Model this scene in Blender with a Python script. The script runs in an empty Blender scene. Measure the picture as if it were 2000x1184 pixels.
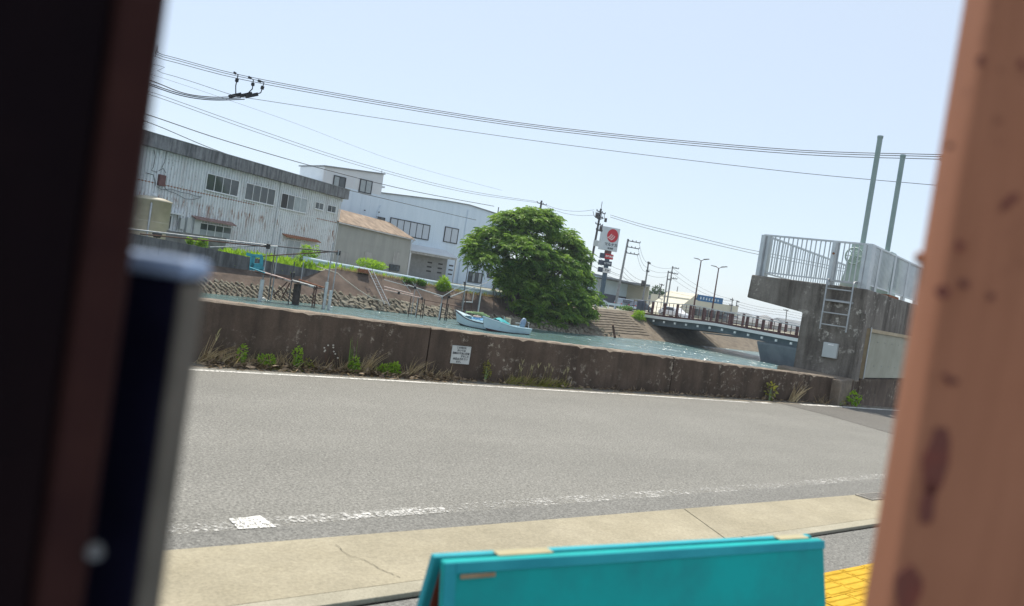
import bpy, bmesh, math, random
import numpy as np
from mathutils import Vector, Matrix

SC = bpy.context.scene
COL = SC.collection
R = math.radians
random.seed(7)
RNG = np.random.default_rng(7)

# ---------------------------------------------------------------- camera, sky, sun, exposure
EYE = 1.73
YAW, PITCH, ROLL, FPX = R(32.5), R(-1.5), R(8.7), 1500.0
cam_f = Vector((math.sin(YAW)*math.cos(PITCH), math.cos(YAW)*math.cos(PITCH), math.sin(PITCH)))
_r0 = Vector((math.cos(YAW), -math.sin(YAW), 0.0))
_u0 = _r0.cross(cam_f)
cam_r = math.cos(ROLL)*_r0 + math.sin(ROLL)*_u0
cam_u = -math.sin(ROLL)*_r0 + math.cos(ROLL)*_u0
cam_c = Vector((0, 0, EYE))
cd = bpy.data.cameras.new('camera')
cd.sensor_width = 36.0
cd.sensor_fit = 'HORIZONTAL'
cd.lens = 36.0*FPX/2000.0
cd.clip_start, cd.clip_end = 0.02, 6000.0
cd.dof.use_dof = True
cd.dof.focus_distance = 32.0
cd.dof.aperture_fstop = 3.7
cam = bpy.data.objects.new('camera', cd)
COL.objects.link(cam)
_m = Matrix((cam_r, cam_u, -cam_f)).transposed().to_4x4()
_m.translation = cam_c
cam.matrix_world = _m
SC.camera = cam

SUN_EL, SUN_AZ = R(64), R(22)          # azimuth measured from +Y towards +X
world = bpy.data.worlds.new('World')
SC.world = world
world.use_nodes = True
wn = world.node_tree.nodes
wn.clear()
sky = wn.new('ShaderNodeTexSky')
sky.sky_type = 'NISHITA'
sky.sun_disc = False
sky.sun_elevation = SUN_EL
sky.sun_rotation = SUN_AZ
sky.air_density, sky.dust_density, sky.ozone_density = 1.0, 0.5, 3.0
bg = wn.new('ShaderNodeBackground')
bg.inputs['Strength'].default_value = 0.12
wo = wn.new('ShaderNodeOutputWorld')
hz = wn.new('ShaderNodeMix')             # summer haze: the clear sky mixed evenly with pale white-blue
hz.data_type = 'RGBA'
hz.inputs[0].default_value = 0.68
hz.inputs[7].default_value = (5.35, 6.0, 6.75, 1)
world.node_tree.links.new(sky.outputs[0], hz.inputs[6])
world.node_tree.links.new(hz.outputs[2], bg.inputs['Color'])
world.node_tree.links.new(bg.outputs[0], wo.inputs['Surface'])

sd = bpy.data.lights.new('sun', 'SUN')
sd.energy = 4.2
sd.angle = R(0.55)
sd.color = (1.0, 0.925, 0.80)
sun = bpy.data.objects.new('sun', sd)
COL.objects.link(sun)
_sv = Vector((math.sin(SUN_AZ)*math.cos(SUN_EL), math.cos(SUN_AZ)*math.cos(SUN_EL), math.sin(SUN_EL)))
sun.rotation_euler = _sv.to_track_quat('Z', 'Y').to_euler()
sun.location = (0, 0, 60)

SC.view_settings.view_transform = 'Standard'
SC.view_settings.look = 'None'
SC.view_settings.exposure = 0.36
SC.view_settings.gamma = 1.0
SC.view_settings.use_curve_mapping = False
SC.render.engine = 'CYCLES'
SC.cycles.max_bounces = 8
SC.cycles.transparent_max_bounces = 12
SC.cycles.use_denoising = True

# ---------------------------------------------------------------- survey helpers: a sight line from the survey point
def ray(px, py):
    return cam_f + (px-1000)/FPX*cam_r - (py-592)/FPX*cam_u
def atY(px, py, Y):
    d = ray(px, py); return cam_c + d*(Y/d.y)
def atX(px, py, X):
    d = ray(px, py); return cam_c + d*(X/d.x)
def atZ(px, py, Z):
    d = ray(px, py); return cam_c + d*((Z-EYE)/d.z)
def atD(px, py, D):
    return cam_c + ray(px, py)*D

class Plane:
    """a vertical wall plane: origin a (x,y), direction to b; s runs along it, t is depth behind it"""
    def __init__(self, a, b):
        self.a = Vector((a[0], a[1], 0)); e = Vector((b[0]-a[0], b[1]-a[1], 0))
        self.L = e.length; self.e = e.normalized(); self.n = Vector((-self.e.y, self.e.x, 0))
        self.rz = math.atan2(self.e.y, self.e.x)
    def hit(self, px, py, t=0.0):
        d = ray(px, py); o = self.a + self.n*t
        k = (o-cam_c).dot(self.n)/d.dot(self.n); p = cam_c + d*k
        return (p-self.a).dot(self.e), p.z
    def rect(self, pts, t=0.0):
        q = [self.hit(x, y, t) for x, y in pts]
        ss = sorted(a for a, b in q); zz = sorted(b for a, b in q)
        return (ss[0]+ss[1])/2, (ss[2]+ss[3])/2, (zz[0]+zz[1])/2, (zz[2]+zz[3])/2
    def P(self, s, t, z): return self.a + self.e*s + self.n*t + Vector((0, 0, z))

# ---------------------------------------------------------------- mesh builder
LAST = [None]
class MB:
    def __init__(self): self.v = []; self.f = []; self.sm = []
    def add(self, vs, fs, smooth=False):
        o = len(self.v); self.v += [tuple(p) for p in vs]
        self.f += [tuple(i+o for i in f) for f in fs]; self.sm += [smooth]*len(fs)
        return self
    def box(self, x0, x1, y0, y1, z0, z1):
        vs = [(x0,y0,z0),(x1,y0,z0),(x1,y1,z0),(x0,y1,z0),(x0,y0,z1),(x1,y0,z1),(x1,y1,z1),(x0,y1,z1)]
        return self.add(vs, [(3,2,1,0),(4,5,6,7),(0,1,5,4),(1,2,6,5),(2,3,7,6),(3,0,4,7)])
    def hexa(self, b, t):
        return self.add(list(b)+list(t), [(3,2,1,0),(4,5,6,7),(0,1,5,4),(1,2,6,5),(2,3,7,6),(3,0,4,7)])
    def prism(self, poly, d):
        n = len(poly); d = Vector(d); a = [Vector(p) for p in poly]
        fs = [tuple(range(n-1,-1,-1)), tuple(range(n,2*n))]+[(i,(i+1)%n,n+(i+1)%n,n+i) for i in range(n)]
        return self.add(a+[p+d for p in a], fs)
    def quad(self, *p): return self.add(p, [tuple(range(len(p)))])
    def bar(self, a, b, w, h=None, up=(0,0,1)):
        a, b = Vector(a), Vector(b); h = h or w; d = (b-a).normalized(); u = Vector(up)
        if abs(d.dot(u)) > .97: u = Vector((1,0,0))
        s = d.cross(u).normalized(); u = s.cross(d)
        c = [(-1,-1),(1,-1),(1,1),(-1,1)]
        return self.hexa([a+s*(i*w/2)+u*(j*h/2) for i, j in c], [b+s*(i*w/2)+u*(j*h/2) for i, j in c])
    def tube(self, pts, r, n=8, cap=True):
        pts = [Vector(p) for p in pts]; m = len(pts)
        rr = r if isinstance(r, (list, tuple)) else [r]*m
        vs = []; prev = None
        for i, p in enumerate(pts):
            d = (pts[min(i+1,m-1)]-pts[max(i-1,0)]).normalized()
            if prev is None:
                q = Vector((0,0,1)) if abs(d.z) < .9 else Vector((1,0,0))
                s = d.cross(q).normalized()
            else:
                s = (prev - d*prev.dot(d)); s = s.normalized() if s.length > 1e-6 else d.orthogonal().normalized()
            prev = s; u = d.cross(s)
            for k in range(n):
                a = 2*math.pi*k/n
                vs.append(p + (s*math.cos(a)+u*math.sin(a))*rr[i])
        fs = [(i*n+k, i*n+(k+1)%n, (i+1)*n+(k+1)%n, (i+1)*n+k) for i in range(m-1) for k in range(n)]
        self.add(vs, fs, True)
        if cap:
            self.add(vs[:n][::-1], [tuple(range(n))]); self.add(vs[-n:], [tuple(range(n))])
        return self
    def lathe(self, prof, c=(0,0,0), n=24):
        vs = []; c = Vector(c)
        for r, z in prof:
            vs += [c+Vector((r*math.cos(2*math.pi*k/n), r*math.sin(2*math.pi*k/n), z)) for k in range(n)]
        m = len(prof)
        return self.add(vs, [(i*n+k, i*n+(k+1)%n, (i+1)*n+(k+1)%n, (i+1)*n+k) for i in range(m-1) for k in range(n)], True)
    def mesh(self, name, mat):
        me = bpy.data.meshes.new(name); me.from_pydata(self.v, [], self.f)
        me.polygons.foreach_set('use_smooth', self.sm)
        if mat: me.materials.append(mat)
        me.update(); return me
    def build(self, name, mat, parent=None, bevel=0.0):
        o = bpy.data.objects.new(name, self.mesh(name, mat)); COL.objects.link(o)
        if parent: o.parent = parent
        LAST[0] = o
        if bevel:
            b = o.modifiers.new('bevel', 'BEVEL'); b.width = bevel; b.segments = 2; b.limit_method = 'ANGLE'
        return o

def tag(o, label, cat, group=None):
    o['label'] = label; o['category'] = cat
    if group: o['group'] = group
    return o
def thing(name, label, cat, loc=(0,0,0), rz=0.0, group=None):
    o = bpy.data.objects.new(name, None); COL.objects.link(o)
    o.empty_display_size = .2; o.location = loc; o.rotation_euler = (0, 0, rz)
    return tag(o, label, cat, group)
def structure(o): o['kind'] = 'structure'; return o
def stuff(o): o['kind'] = 'stuff'; return o
def inst(src, parent=None, loc=None, rot=None, scale=None):
    o = src.copy(); COL.objects.link(o)
    if parent: o.parent = parent
    if loc is not None: o.location = loc
    if rot is not None: o.rotation_euler = rot
    if scale is not None: o.scale = scale
    return o

# ---------------------------------------------------------------- materials
class NT:
    def __init__(self, name):
        self.m = bpy.data.materials.new(name); self.m.use_nodes = True
        self.t = self.m.node_tree; self.n = self.t.nodes; self.n.clear()
        self.out = self.n.new('ShaderNodeOutputMaterial')
        self.b = self.n.new('ShaderNodeBsdfPrincipled'); self.link(self.b.outputs[0], self.out.inputs['Surface'])
        self._c = {}
    def link(self, a, b): self.t.links.new(a, b)
    def coord(self, kind='world', scale=(1,1,1)):
        key = (kind, tuple(scale))
        if key in self._c: return self._c[key]
        if kind == 'world':
            g = self.n.new('ShaderNodeNewGeometry').outputs['Position']
        else:
            g = self.n.new('ShaderNodeTexCoord').outputs['Object']
        mp = self.n.new('ShaderNodeMapping'); mp.inputs['Scale'].default_value = scale
        self.link(g, mp.inputs['Vector']); self._c[key] = mp.outputs[0]
        return mp.outputs[0]
    def noise(self, scale, detail=4, rough=.55, kind='world', stretch=(1,1,1), dist=0):
        x = self.n.new('ShaderNodeTexNoise'); x.inputs['Scale'].default_value = scale
        x.inputs['Detail'].default_value = detail; x.inputs['Roughness'].default_value = rough
        x.inputs['Distortion'].default_value = dist
        self.link(self.coord(kind, stretch), x.inputs['Vector']); return x.outputs['Fac']
    def voro(self, scale, kind='world', stretch=(1,1,1), feat='F1', out='Distance'):
        x = self.n.new('ShaderNodeTexVoronoi'); x.feature = feat; x.inputs['Scale'].default_value = scale
        self.link(self.coord(kind, stretch), x.inputs['Vector']); return x.outputs[out]
    def ramp(self, fac, stops):
        r = self.n.new('ShaderNodeValToRGB'); e = r.color_ramp.elements
        while len(e) < len(stops): e.new(.5)
        for k, (p, c) in enumerate(stops):
            e[k].position = p
            e[k].color = (c, c, c, 1) if isinstance(c, (int, float)) else (*c, 1)
        self.link(fac, r.inputs[0]); return r.outputs[0]
    def mix(self, fac, a, b, mode='MIX'):
        x = self.n.new('ShaderNodeMix'); x.data_type = 'RGBA'; x.blend_type = mode
        for i, v in ((0, fac), (6, a), (7, b)):
            s = x.inputs[i]
            if isinstance(v, (int, float)): s.default_value = v if i == 0 else (v, v, v, 1)
            elif isinstance(v, tuple): s.default_value = (*v, 1)
            else: self.link(v, s)
        return x.outputs[2]
    def math(self, op, a, b=0.0):
        x = self.n.new('ShaderNodeMath'); x.operation = op
        for s, v in ((x.inputs[0], a), (x.inputs[1], b)):
            if isinstance(v, (int, float)): s.default_value = v
            else: self.link(v, s)
        return x.outputs[0]
    def set(self, k, v):
        s = self.b.inputs[k]
        if isinstance(v, (int, float)): s.default_value = v
        elif isinstance(v, tuple): s.default_value = (*v, 1)
        else: self.link(v, s)
    def bump(self, h, strength=.3, dist=.01):
        x = self.n.new('ShaderNodeBump'); x.inputs['Strength'].default_value = strength
        x.inputs['Distance'].default_value = dist
        self.link(h, x.inputs['Height']); self.link(x.outputs[0], self.b.inputs['Normal']); return x

def mk(name, c1, c2=None, scale=3.0, rough=.7, metal=0.0, bump=0.0, bscale=30.0, spec=.4, kind='world', stretch=(1,1,1), lo=.35, hi=.65, bdist=.01):
    t = NT(name)
    if c2 is not None:
        f = t.noise(scale, 6, .6, kind, stretch)
        t.set('Base Color', t.ramp(f, [(lo, c1), (hi, c2)]))
    else: t.set('Base Color', c1)
    t.set('Roughness', rough); t.set('Metallic', metal); t.set('Specular IOR Level', spec)
    if bump: t.bump(t.noise(bscale, 5, .6, kind), bump, bdist)
    return t.m

M = {}
def asphalt(name, lo, hi, warm=(1,.98,.94)):
    t = NT(name)
    v = t.voro(70); n = t.noise(46, 5, .85); big = t.noise(.8, 5, .6); mid = t.noise(9, 4, .6)
    c = t.ramp(n, [(.36, tuple(lo*k for k in warm)), (.5, tuple((lo+hi)/2*k for k in warm)), (.64, tuple(hi*k for k in warm))])
    sp = t.ramp(t.voro(60, out='Color'), [(.0, 0.0), (.86, 0.0), (.9, 1.0)])
    c = t.mix(t.math('MULTIPLY', sp, .22), c, (.5,.49,.45))
    c = t.mix(t.ramp(t.voro(42, out='Color'), [(.0, .25), (.09, .25), (.13, 0.0)]), c, (.05,.05,.05))
    c = t.mix(.4, c, t.ramp(big, [(.3, .78), (.7, 1.1)]), 'MULTIPLY')
    c = t.mix(.4, c, t.ramp(mid, [(.3, .8), (.7, 1.1)]), 'MULTIPLY')
    c = t.mix(.5, c, t.ramp(t.noise(1.0, 4, .6, stretch=(.05,.9,1)), [(.32, .86), (.66, 1.06)]), 'MULTIPLY')
    t.set('Base Color', c); t.set('Roughness', .85); t.set('Specular IOR Level', .25)
    t.bump(t.math('ADD', v, t.math('MULTIPLY', n, .7)), .55, .006)
    return t.m
M['asphalt'] = asphalt('road_asphalt', .085, .32, (1,.975,.88))
M['asphalt_old'] = asphalt('old_asphalt', .085, .20, (1,.95,.86))
M['asphalt_walk'] = asphalt('walk_asphalt', .09, .28, (1,.98,.9))

def concrete(name, a, b, stain, stain_amt=.6, light=None, streak=False, sc=1.0, bump=.4, lichen=.0):
    t = NT(name)
    c = t.ramp(t.noise(1.6*sc, 7, .65), [(.3, a), (.7, b)])
    st = t.noise(2.2*sc, 6, .65, stretch=(1.6,1.6,.25)) if streak else t.noise(1.1*sc, 6, .7)
    c = t.mix(t.math('MULTIPLY', t.ramp(st, [(.42, 0.0), (.62, 1.0)]), stain_amt), c, stain)
    fine = t.noise(48*sc, 4, .7)
    c = t.mix(.6, c, t.ramp(fine, [(.25, .62), (.75, 1.3)]), 'MULTIPLY')
    if light is not None:
        l1 = t.ramp(t.noise(7*sc, 8, .78), [(.555, 0.0), (.62, 1.0)])
        l2 = t.ramp(t.noise(.9*sc, 3, .5), [(.46, 0.0), (.62, 1.0)])
        c = t.mix(t.math('MULTIPLY', t.math('MULTIPLY', l1, l2), lichen), c, light)
    t.set('Base Color', c); t.set('Roughness', .92); t.set('Specular IOR Level', .2)
    t.bump(t.math('ADD', fine, t.math('MULTIPLY', t.noise(9*sc, 6, .7), 1.5)), bump, .015)
    return t.m
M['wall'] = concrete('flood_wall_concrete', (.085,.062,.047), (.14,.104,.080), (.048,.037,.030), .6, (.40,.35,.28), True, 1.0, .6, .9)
M['walltop'] = concrete('worn_lit_top', (.20,.16,.12), (.34,.28,.22), (.12,.10,.085), .6, (.5,.46,.4), False, 2.2, .6, .5)  # same concrete as the wall: wear, plus sunlight on top put into the colour
M['gate_con'] = concrete('gate_concrete', (.15,.135,.118), (.27,.245,.215), (.07,.06,.052), .8, (.55,.52,.46), True, .7, .4, .8)
M['gutter'] = concrete('gutter_concrete', (.31,.275,.195), (.385,.345,.255), (.25,.225,.165), .5, None, False, 1.0, .35)
M['lip'] = concrete('kerb_concrete', (.32,.295,.225), (.40,.37,.29), (.27,.25,.19), .5, None, False, 1.6, .3)
M['slope'] = concrete('slope_concrete', (.10,.075,.06), (.165,.125,.10), (.055,.042,.036), .7, None, False, .5, .4)
M['slope2'] = concrete('bank_concrete', (.165,.135,.10), (.235,.20,.155), (.09,.075,.06), .6, None, True, .5, .4)
M['stone'] = concrete('bank_stone', (.20,.18,.135), (.33,.30,.235), (.09,.078,.06), .6, None, False, 1.4, .5)
M['parapet'] = concrete('parapet_concrete', (.11,.115,.12), (.19,.19,.19), (.05,.05,.052), .75, None, True, .6, .3)
M['grey_con'] = concrete('grey_concrete', (.33,.33,.32), (.46,.455,.44), (.22,.22,.21), .5, None, True, .6, .25)
M['fascia'] = concrete('stained_fascia', (.16,.165,.175), (.26,.265,.275), (.075,.078,.085), .85, None, True, .8, .3)

def paint_mat(name, col, wear_lo, wear_hi, scale=26):
    t = NT(name)
    n = t.noise(scale, 6, .75); n2 = t.noise(2.2, 3, .6)
    a = t.ramp(t.math('ADD', t.math('MULTIPLY', n, .75), t.math('MULTIPLY', n2, .25)), [(wear_lo, 0.0), (wear_hi, 1.0)])
    t.set('Base Color', col); t.set('Roughness', .75)
    tr = t.n.new('ShaderNodeBsdfTransparent'); mx = t.n.new('ShaderNodeMixShader')
    t.link(a, mx.inputs[0]); t.link(tr.outputs[0], mx.inputs[1]); t.link(t.b.outputs[0], mx.inputs[2])
    t.link(mx.outputs[0], t.out.inputs['Surface'])
    return t.m
M['line'] = paint_mat('white_road_paint', (.66,.65,.61), .42, .50)
M['line_worn'] = paint_mat('worn_road_paint', (.50,.49,.46), .50, .60)
M['line_mid'] = paint_mat('half_worn_paint', (.62,.61,.58), .50, .58, 40)
M['line_solid'] = paint_mat('thick_road_paint', (.80,.79,.75), .465, .515, 60)
M['sand'] = paint_mat('drifted_sand', (.30,.25,.18), .44, .6, 9)

def water():
    t = NT('river_water')
    n1 = t.noise(1.0, 3, .6, stretch=(.85,.26,1), dist=.3); n2 = t.noise(.22, 2, .5, stretch=(1.0,.5,1)); n3 = t.noise(2.6, 2, .5, stretch=(1,.4,1))
    t.set('Base Color', t.ramp(t.noise(.06, 4, .6), [(.35, (.085,.155,.15)), (.65, (.125,.205,.215))]))
    t.set('Roughness', .2); t.set('IOR', 1.33); t.set('Specular IOR Level', .8)
    h = t.math('ADD', t.math('ADD', n1, t.math('MULTIPLY', n2, 1.4)), t.math('MULTIPLY', n3, .22))
    t.bump(h, 1.0, .95)
    return t.m
M['water'] = water()

def siding(name, base, base2, rust=(.23,.085,.035), amt=1.0, dark=(.11,.06,.04), band=None):
    t = NT(name)
    c = t.ramp(t.noise(.7, 5, .6, 'obj', (1,1,.35)), [(.3, base), (.7, base2)])
    big = t.ramp(t.noise(.34, 3, .5, 'obj', (1,1,.6)), [(.40, 0.0), (.52, 1.0)])
    st = t.ramp(t.noise(3.2, 6, .7, 'obj', (1.5,1,.22)), [(.50, 0.0), (.58, 1.0)])
    msk = .35
    if band:
        sx = t.n.new('ShaderNodeSeparateXYZ'); t.link(t.coord('obj'), sx.inputs[0])
        msk = t.ramp(t.math('MULTIPLY', sx.outputs['Z'], .1), [(0.0, .25), (band*.1-.16, .30), (band*.1-.015, 1.0), (band*.1+.01, .22), (1.0, .15)])
    c = t.mix(t.math('MULTIPLY', t.math('MULTIPLY', t.math('MULTIPLY', big, st), msk), .9*amt), c, rust)
    pit = t.ramp(t.noise(5.5, 5, .75, 'obj', (1.6,1,.45)), [(.595, 0.0), (.635, 1.0)])
    c = t.mix(t.math('MULTIPLY', pit, .55*amt), c, dark)
    t.set('Base Color', c); t.set('Roughness', .6); t.set('Specular IOR Level', .3)
    return t.m
M['siding'] = siding('corrugated_siding', (.57,.60,.615), (.70,.74,.765), amt=1.0, band=4.6)
M['shed'] = siding('shed_siding', (.30,.31,.295), (.38,.385,.365), (.2,.16,.12), .35, (.2,.18,.16))
M['white_wall'] = mk('white_cladding', (.57,.675,.77), (.63,.73,.82), .6, .55, stretch=(2.5,1,.2))
M['white_wall2'] = mk('white_panel', (.58,.61,.635), (.64,.67,.69), .7, .55)
M['frame_alu'] = mk('aluminium_frame', (.70,.72,.73), None, rough=.5)
M['frame_black'] = mk('black_frame', (.025,.027,.035), None, rough=.4)
M['glass'] = mk('window_glass', (.035,.045,.052), (.075,.09,.098), .8, .06, spec=.6, stretch=(1,1,.5))
M['glass_pale'] = mk('frosted_glass', (.24,.28,.29), (.33,.37,.385), 1.4, .12, spec=.6)
M['blind'] = mk('window_blind', (.42,.47,.53), (.5,.55,.6), 3, .3, stretch=(6,6,.1))
M['hood'] = mk('rusty_hood', (.17,.10,.085), (.30,.20,.18), 2.5, .7)
M['rust'] = mk('rust', (.20,.075,.035), (.33,.15,.08), 6, .9, bump=.3)
M['rust_dark'] = mk('dark_rust', (.06,.035,.028), (.14,.075,.05), 4, .9)
M['grey_metal'] = mk('galvanised_steel', (.33,.345,.35), (.44,.455,.46), 5, .45, .5)
M['pole_dark'] = mk('dark_pole', (.055,.055,.06), (.09,.088,.09), 2, .7)
M['pole_con'] = mk('concrete_pole', (.20,.205,.21), (.29,.29,.29), 2, .8)
M['brown_steel'] = mk('brown_steel', (.07,.028,.027), (.10,.042,.04), 3, .55)
M['rail'] = mk('aluminium_rail', (.47,.50,.52), (.57,.60,.61), 3, .38, .35)
M['mint'] = mk('mint_green_steel', (.36,.46,.41), (.44,.54,.48), 2, .5)
M['rod'] = mk('grey_green_tube', (.23,.31,.30), (.30,.38,.365), 1.5, .5)
M['beige_steel'] = mk('beige_steel', (.28,.275,.21), (.36,.35,.28), 1.5, .6)
M['tan_frame'] = mk('tan_frame', (.36,.28,.17), (.44,.36,.24), 4, .6)
M['box_grey'] = mk('light_grey_box', (.44,.475,.47), (.5,.53,.525), 2, .45)
M['guard'] = mk('pale_blue_guardrail', (.50,.62,.70), (.60,.71,.78), 1.5, .45)
M['tank'] = mk('cream_tank', (.44,.40,.30), (.54,.49,.38), 1.2, .55)
M['block'] = mk('block_wall', (.13,.13,.135), (.22,.22,.22), 1.5, .9)
M['black'] = mk('black_plastic', (.018,.018,.02), None, rough=.5)
M['maroon_box'] = mk('maroon_box', (.11,.045,.045), (.15,.065,.06), 4, .6)
M['roof_brown'] = mk('brown_slate_roof', (.16,.115,.08), (.31,.235,.17), 1.2, .85, stretch=(1,.4,1))
M['turq'] = mk('turquoise_plastic', (.035,.29,.37), (.055,.37,.45), 3, .5)
M['rope'] = mk('pale_rope', (.5,.47,.4), None, rough=.9)
M['white_pipe'] = mk('white_pvc', (.42,.45,.44), (.56,.58,.57), 3, .6)
M['pink_pipe'] = mk('faded_pipe', (.50,.36,.31), (.62,.5,.45), 3, .7)
M['steel_pipe'] = mk('scaffold_pipe', (.27,.29,.31), (.42,.44,.45), 4, .5, .4)
M['pile'] = mk('tarred_pile', (.03,.024,.022), (.07,.055,.048), 3, .85)
M['gel'] = mk('boat_gelcoat', (.46,.60,.66), (.56,.69,.74), 1, .3)
M['gel_in'] = mk('boat_inside', (.30,.50,.58), (.38,.58,.66), 1.5, .4)
M['hull_dark'] = mk('dark_rubrail', (.03,.04,.06), None, rough=.5)
M['antifoul'] = mk('red_antifouling', (.14,.035,.045), (.19,.055,.06), 3, .7)
M['antifoul_b'] = mk('dark_antifouling', (.035,.04,.05), (.06,.065,.075), 3, .7)
M['tarp'] = mk('teal_tarp', (.02,.27,.30), (.04,.36,.38), 2, .7)
M['tarp_b'] = mk('blue_tarp', (.10,.32,.62), (.16,.42,.72), 2, .7)
M['engine'] = mk('outboard_cowl', (.16,.23,.33), (.22,.30,.40), 2, .3)
M['bamboo'] = mk('green_bamboo', (.26,.40,.16), (.36,.50,.24), 4, .6)
M['sign_face'] = mk('sign_face', (.52,.57,.60), (.60,.65,.67), .6, .4)
M['red'] = mk('sign_red', (.52,.022,.035), None, rough=.45)
M['dark_print'] = mk('dark_print', (.03,.035,.045), None, rough=.6)
M['white_print'] = mk('white_print', (.8,.8,.8), None, rough=.6)
M['blue_sign'] = mk('blue_signboard', (.03,.13,.30), (.045,.17,.36), 2, .6, spec=.2)
M['store_blue'] = mk('store_pale_blue', (.46,.58,.66), (.52,.64,.71), .4, .6)
M['store_cream'] = mk('store_cream', (.56,.53,.42), (.62,.59,.48), .4, .6)
M['navy'] = mk('store_plinth', (.06,.075,.11), None, rough=.6)
M['far_roof'] = mk('far_tile_roof', (.17,.185,.20), (.25,.265,.27), .5, .8)
M['far_wall'] = mk('far_house_wall', (.42,.42,.40), (.5,.5,.48), .5, .8)
M['tyre'] = mk('tyre', (.02,.02,.02), None, rough=.9)
M['car_white'] = mk('white_car_paint', (.72,.73,.74), None, rough=.2)
M['car_silver'] = mk('silver_car_paint', (.36,.42,.48), None, rough=.25, metal=.4)
M['car_dark'] = mk('dark_car_paint', (.05,.07,.10), None, rough=.2)
M['bridge_con'] = mk('bridge_concrete', (.68,.70,.68), (.76,.77,.75), .8, .75)
M['girder'] = mk('blue_grey_girder', (.10,.135,.165), (.14,.18,.21), 1, .6)
M['pier'] = mk('pier_concrete', (.13,.155,.18), (.19,.215,.235), .8, .8)
M['plaque'] = mk('white_plaque', (.46,.48,.46), (.58,.60,.58), 5, .5, lo=.3, hi=.7)
M['yellow'] = mk('yellow_tactile', (.47,.28,.022), (.60,.38,.04), 7, .8, bump=.5, bscale=90, spec=.15)
M['crack'] = mk('crack_dirt', (.15,.13,.095), None, rough=.95)
M['joint'] = mk('dark_joint', (.045,.04,.032), None, rough=.95)
M['bark'] = mk('bark', (.055,.045,.038), (.12,.10,.085), 3, .9, bump=.5, bscale=12, stretch=(1,1,.3))
M['wire'] = mk('wire', (.03,.034,.04), None, rough=.6)
M['grate'] = mk('iron_grate', (.25,.23,.20), (.36,.33,.29), 20, .7, .1)

def leaf(name, a, b, trans=.35):
    t = NT(name)
    at = t.n.new('ShaderNodeAttribute'); at.attribute_name = 'tone'
    c = t.ramp(at.outputs['Fac'], [(0.0, a), (1.0, b)])
    t.set('Base Color', c); t.set('Roughness', .5); t.set('Specular IOR Level', .35)
    tr = t.n.new('ShaderNodeBsdfTranslucent'); mx = t.n.new('ShaderNodeMixShader'); mx.inputs[0].default_value = trans
    t.link(t.mix(.75, c, (.9,1.0,.35), 'MULTIPLY'), tr.inputs['Color'])
    t.link(t.b.outputs[0], mx.inputs[1]); t.link(tr.outputs[0], mx.inputs[2]); t.link(mx.outputs[0], t.out.inputs['Surface'])
    return t.m
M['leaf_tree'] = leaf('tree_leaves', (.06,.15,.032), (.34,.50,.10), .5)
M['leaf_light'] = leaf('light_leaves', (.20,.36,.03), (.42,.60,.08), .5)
M['leaf_mid'] = leaf('mid_leaves', (.07,.17,.03), (.18,.33,.05), .4)
M['leaf_dry'] = leaf('dry_grass', (.30,.21,.11), (.60,.48,.29), .25)
M['leaf_olive'] = leaf('olive_weed', (.18,.19,.04), (.36,.34,.08), .3)
M['leaf_far'] = leaf('far_leaves', (.04,.085,.045), (.10,.16,.08), .3)

def leaf_mesh(name, V, F, mat, tone):
    """V (n,3), F (m,k), tone per face"""
    me = bpy.data.meshes.new(name)
    V = np.asarray(V, dtype=np.float32); F = np.asarray(F, dtype=np.int32); m, k = F.shape
    me.vertices.add(len(V)); me.vertices.foreach_set('co', V.ravel())
    me.loops.add(m*k); me.loops.foreach_set('vertex_index', F.ravel())
    me.polygons.add(m); me.polygons.foreach_set('loop_start', np.arange(0, m*k, k, dtype=np.int32))
    me.polygons.foreach_set('loop_total', np.full(m, k, dtype=np.int32))
    at = me.attributes.new('tone', 'FLOAT', 'FACE'); at.data.foreach_set('value', np.asarray(tone, dtype=np.float32))
    me.materials.append(mat); me.update(calc_edges=True); me.validate(); return me
def unit(v): return v/np.maximum(np.linalg.norm(v, axis=-1, keepdims=True), 1e-9)
def leaflets(P, D, ln, wd, tone):
    """rhombic leaflets at points P along unit directions D"""
    n = len(P); up = RNG.normal(size=(n,3)); S = unit(np.cross(D, up))
    ln = np.asarray(ln).reshape(-1,1)*np.ones((n,1)); wd = np.asarray(wd).reshape(-1,1)*np.ones((n,1))
    N = unit(np.cross(S, D))
    a = P; b = P+D*ln*.45+S*wd*.5+N*ln*.06; c = P+D*ln; d = P+D*ln*.45-S*wd*.5+N*ln*.06
    V = np.stack([a,b,c,d],1).reshape(-1,3); F = np.arange(4*n).reshape(n,4)
    return V, F, tone
def obj_from_mesh(name, me, parent=None):
    o = bpy.data.objects.new(name, me); COL.objects.link(o)
    if parent: o.parent = parent
    return o

def text_mesh(body, size, mat, name, parent, M4, extrude=.004, align='CENTER', bold=0.0):
    cu = bpy.data.curves.new('t', 'FONT'); cu.body = body; cu.size = size; cu.extrude = extrude
    cu.align_x = align; cu.align_y = 'CENTER'; cu.offset = bold; cu.resolution_u = 3
    o = bpy.data.objects.new('t', cu); COL.objects.link(o)
    dg = bpy.context.evaluated_depsgraph_get(); dg.update()
    me = bpy.data.meshes.new_from_object(o.evaluated_get(dg)); bpy.data.objects.remove(o); bpy.data.curves.remove(cu)
    me.transform(M4); me.materials.clear(); me.materials.append(mat); me.name = name
    return obj_from_mesh(name, me, parent)
# local wall frame: x along, -y outwards (towards viewer), z up
FACE = Matrix(((1,0,0,0),(0,0,-1,0),(0,1,0,0),(0,0,0,1)))

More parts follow.
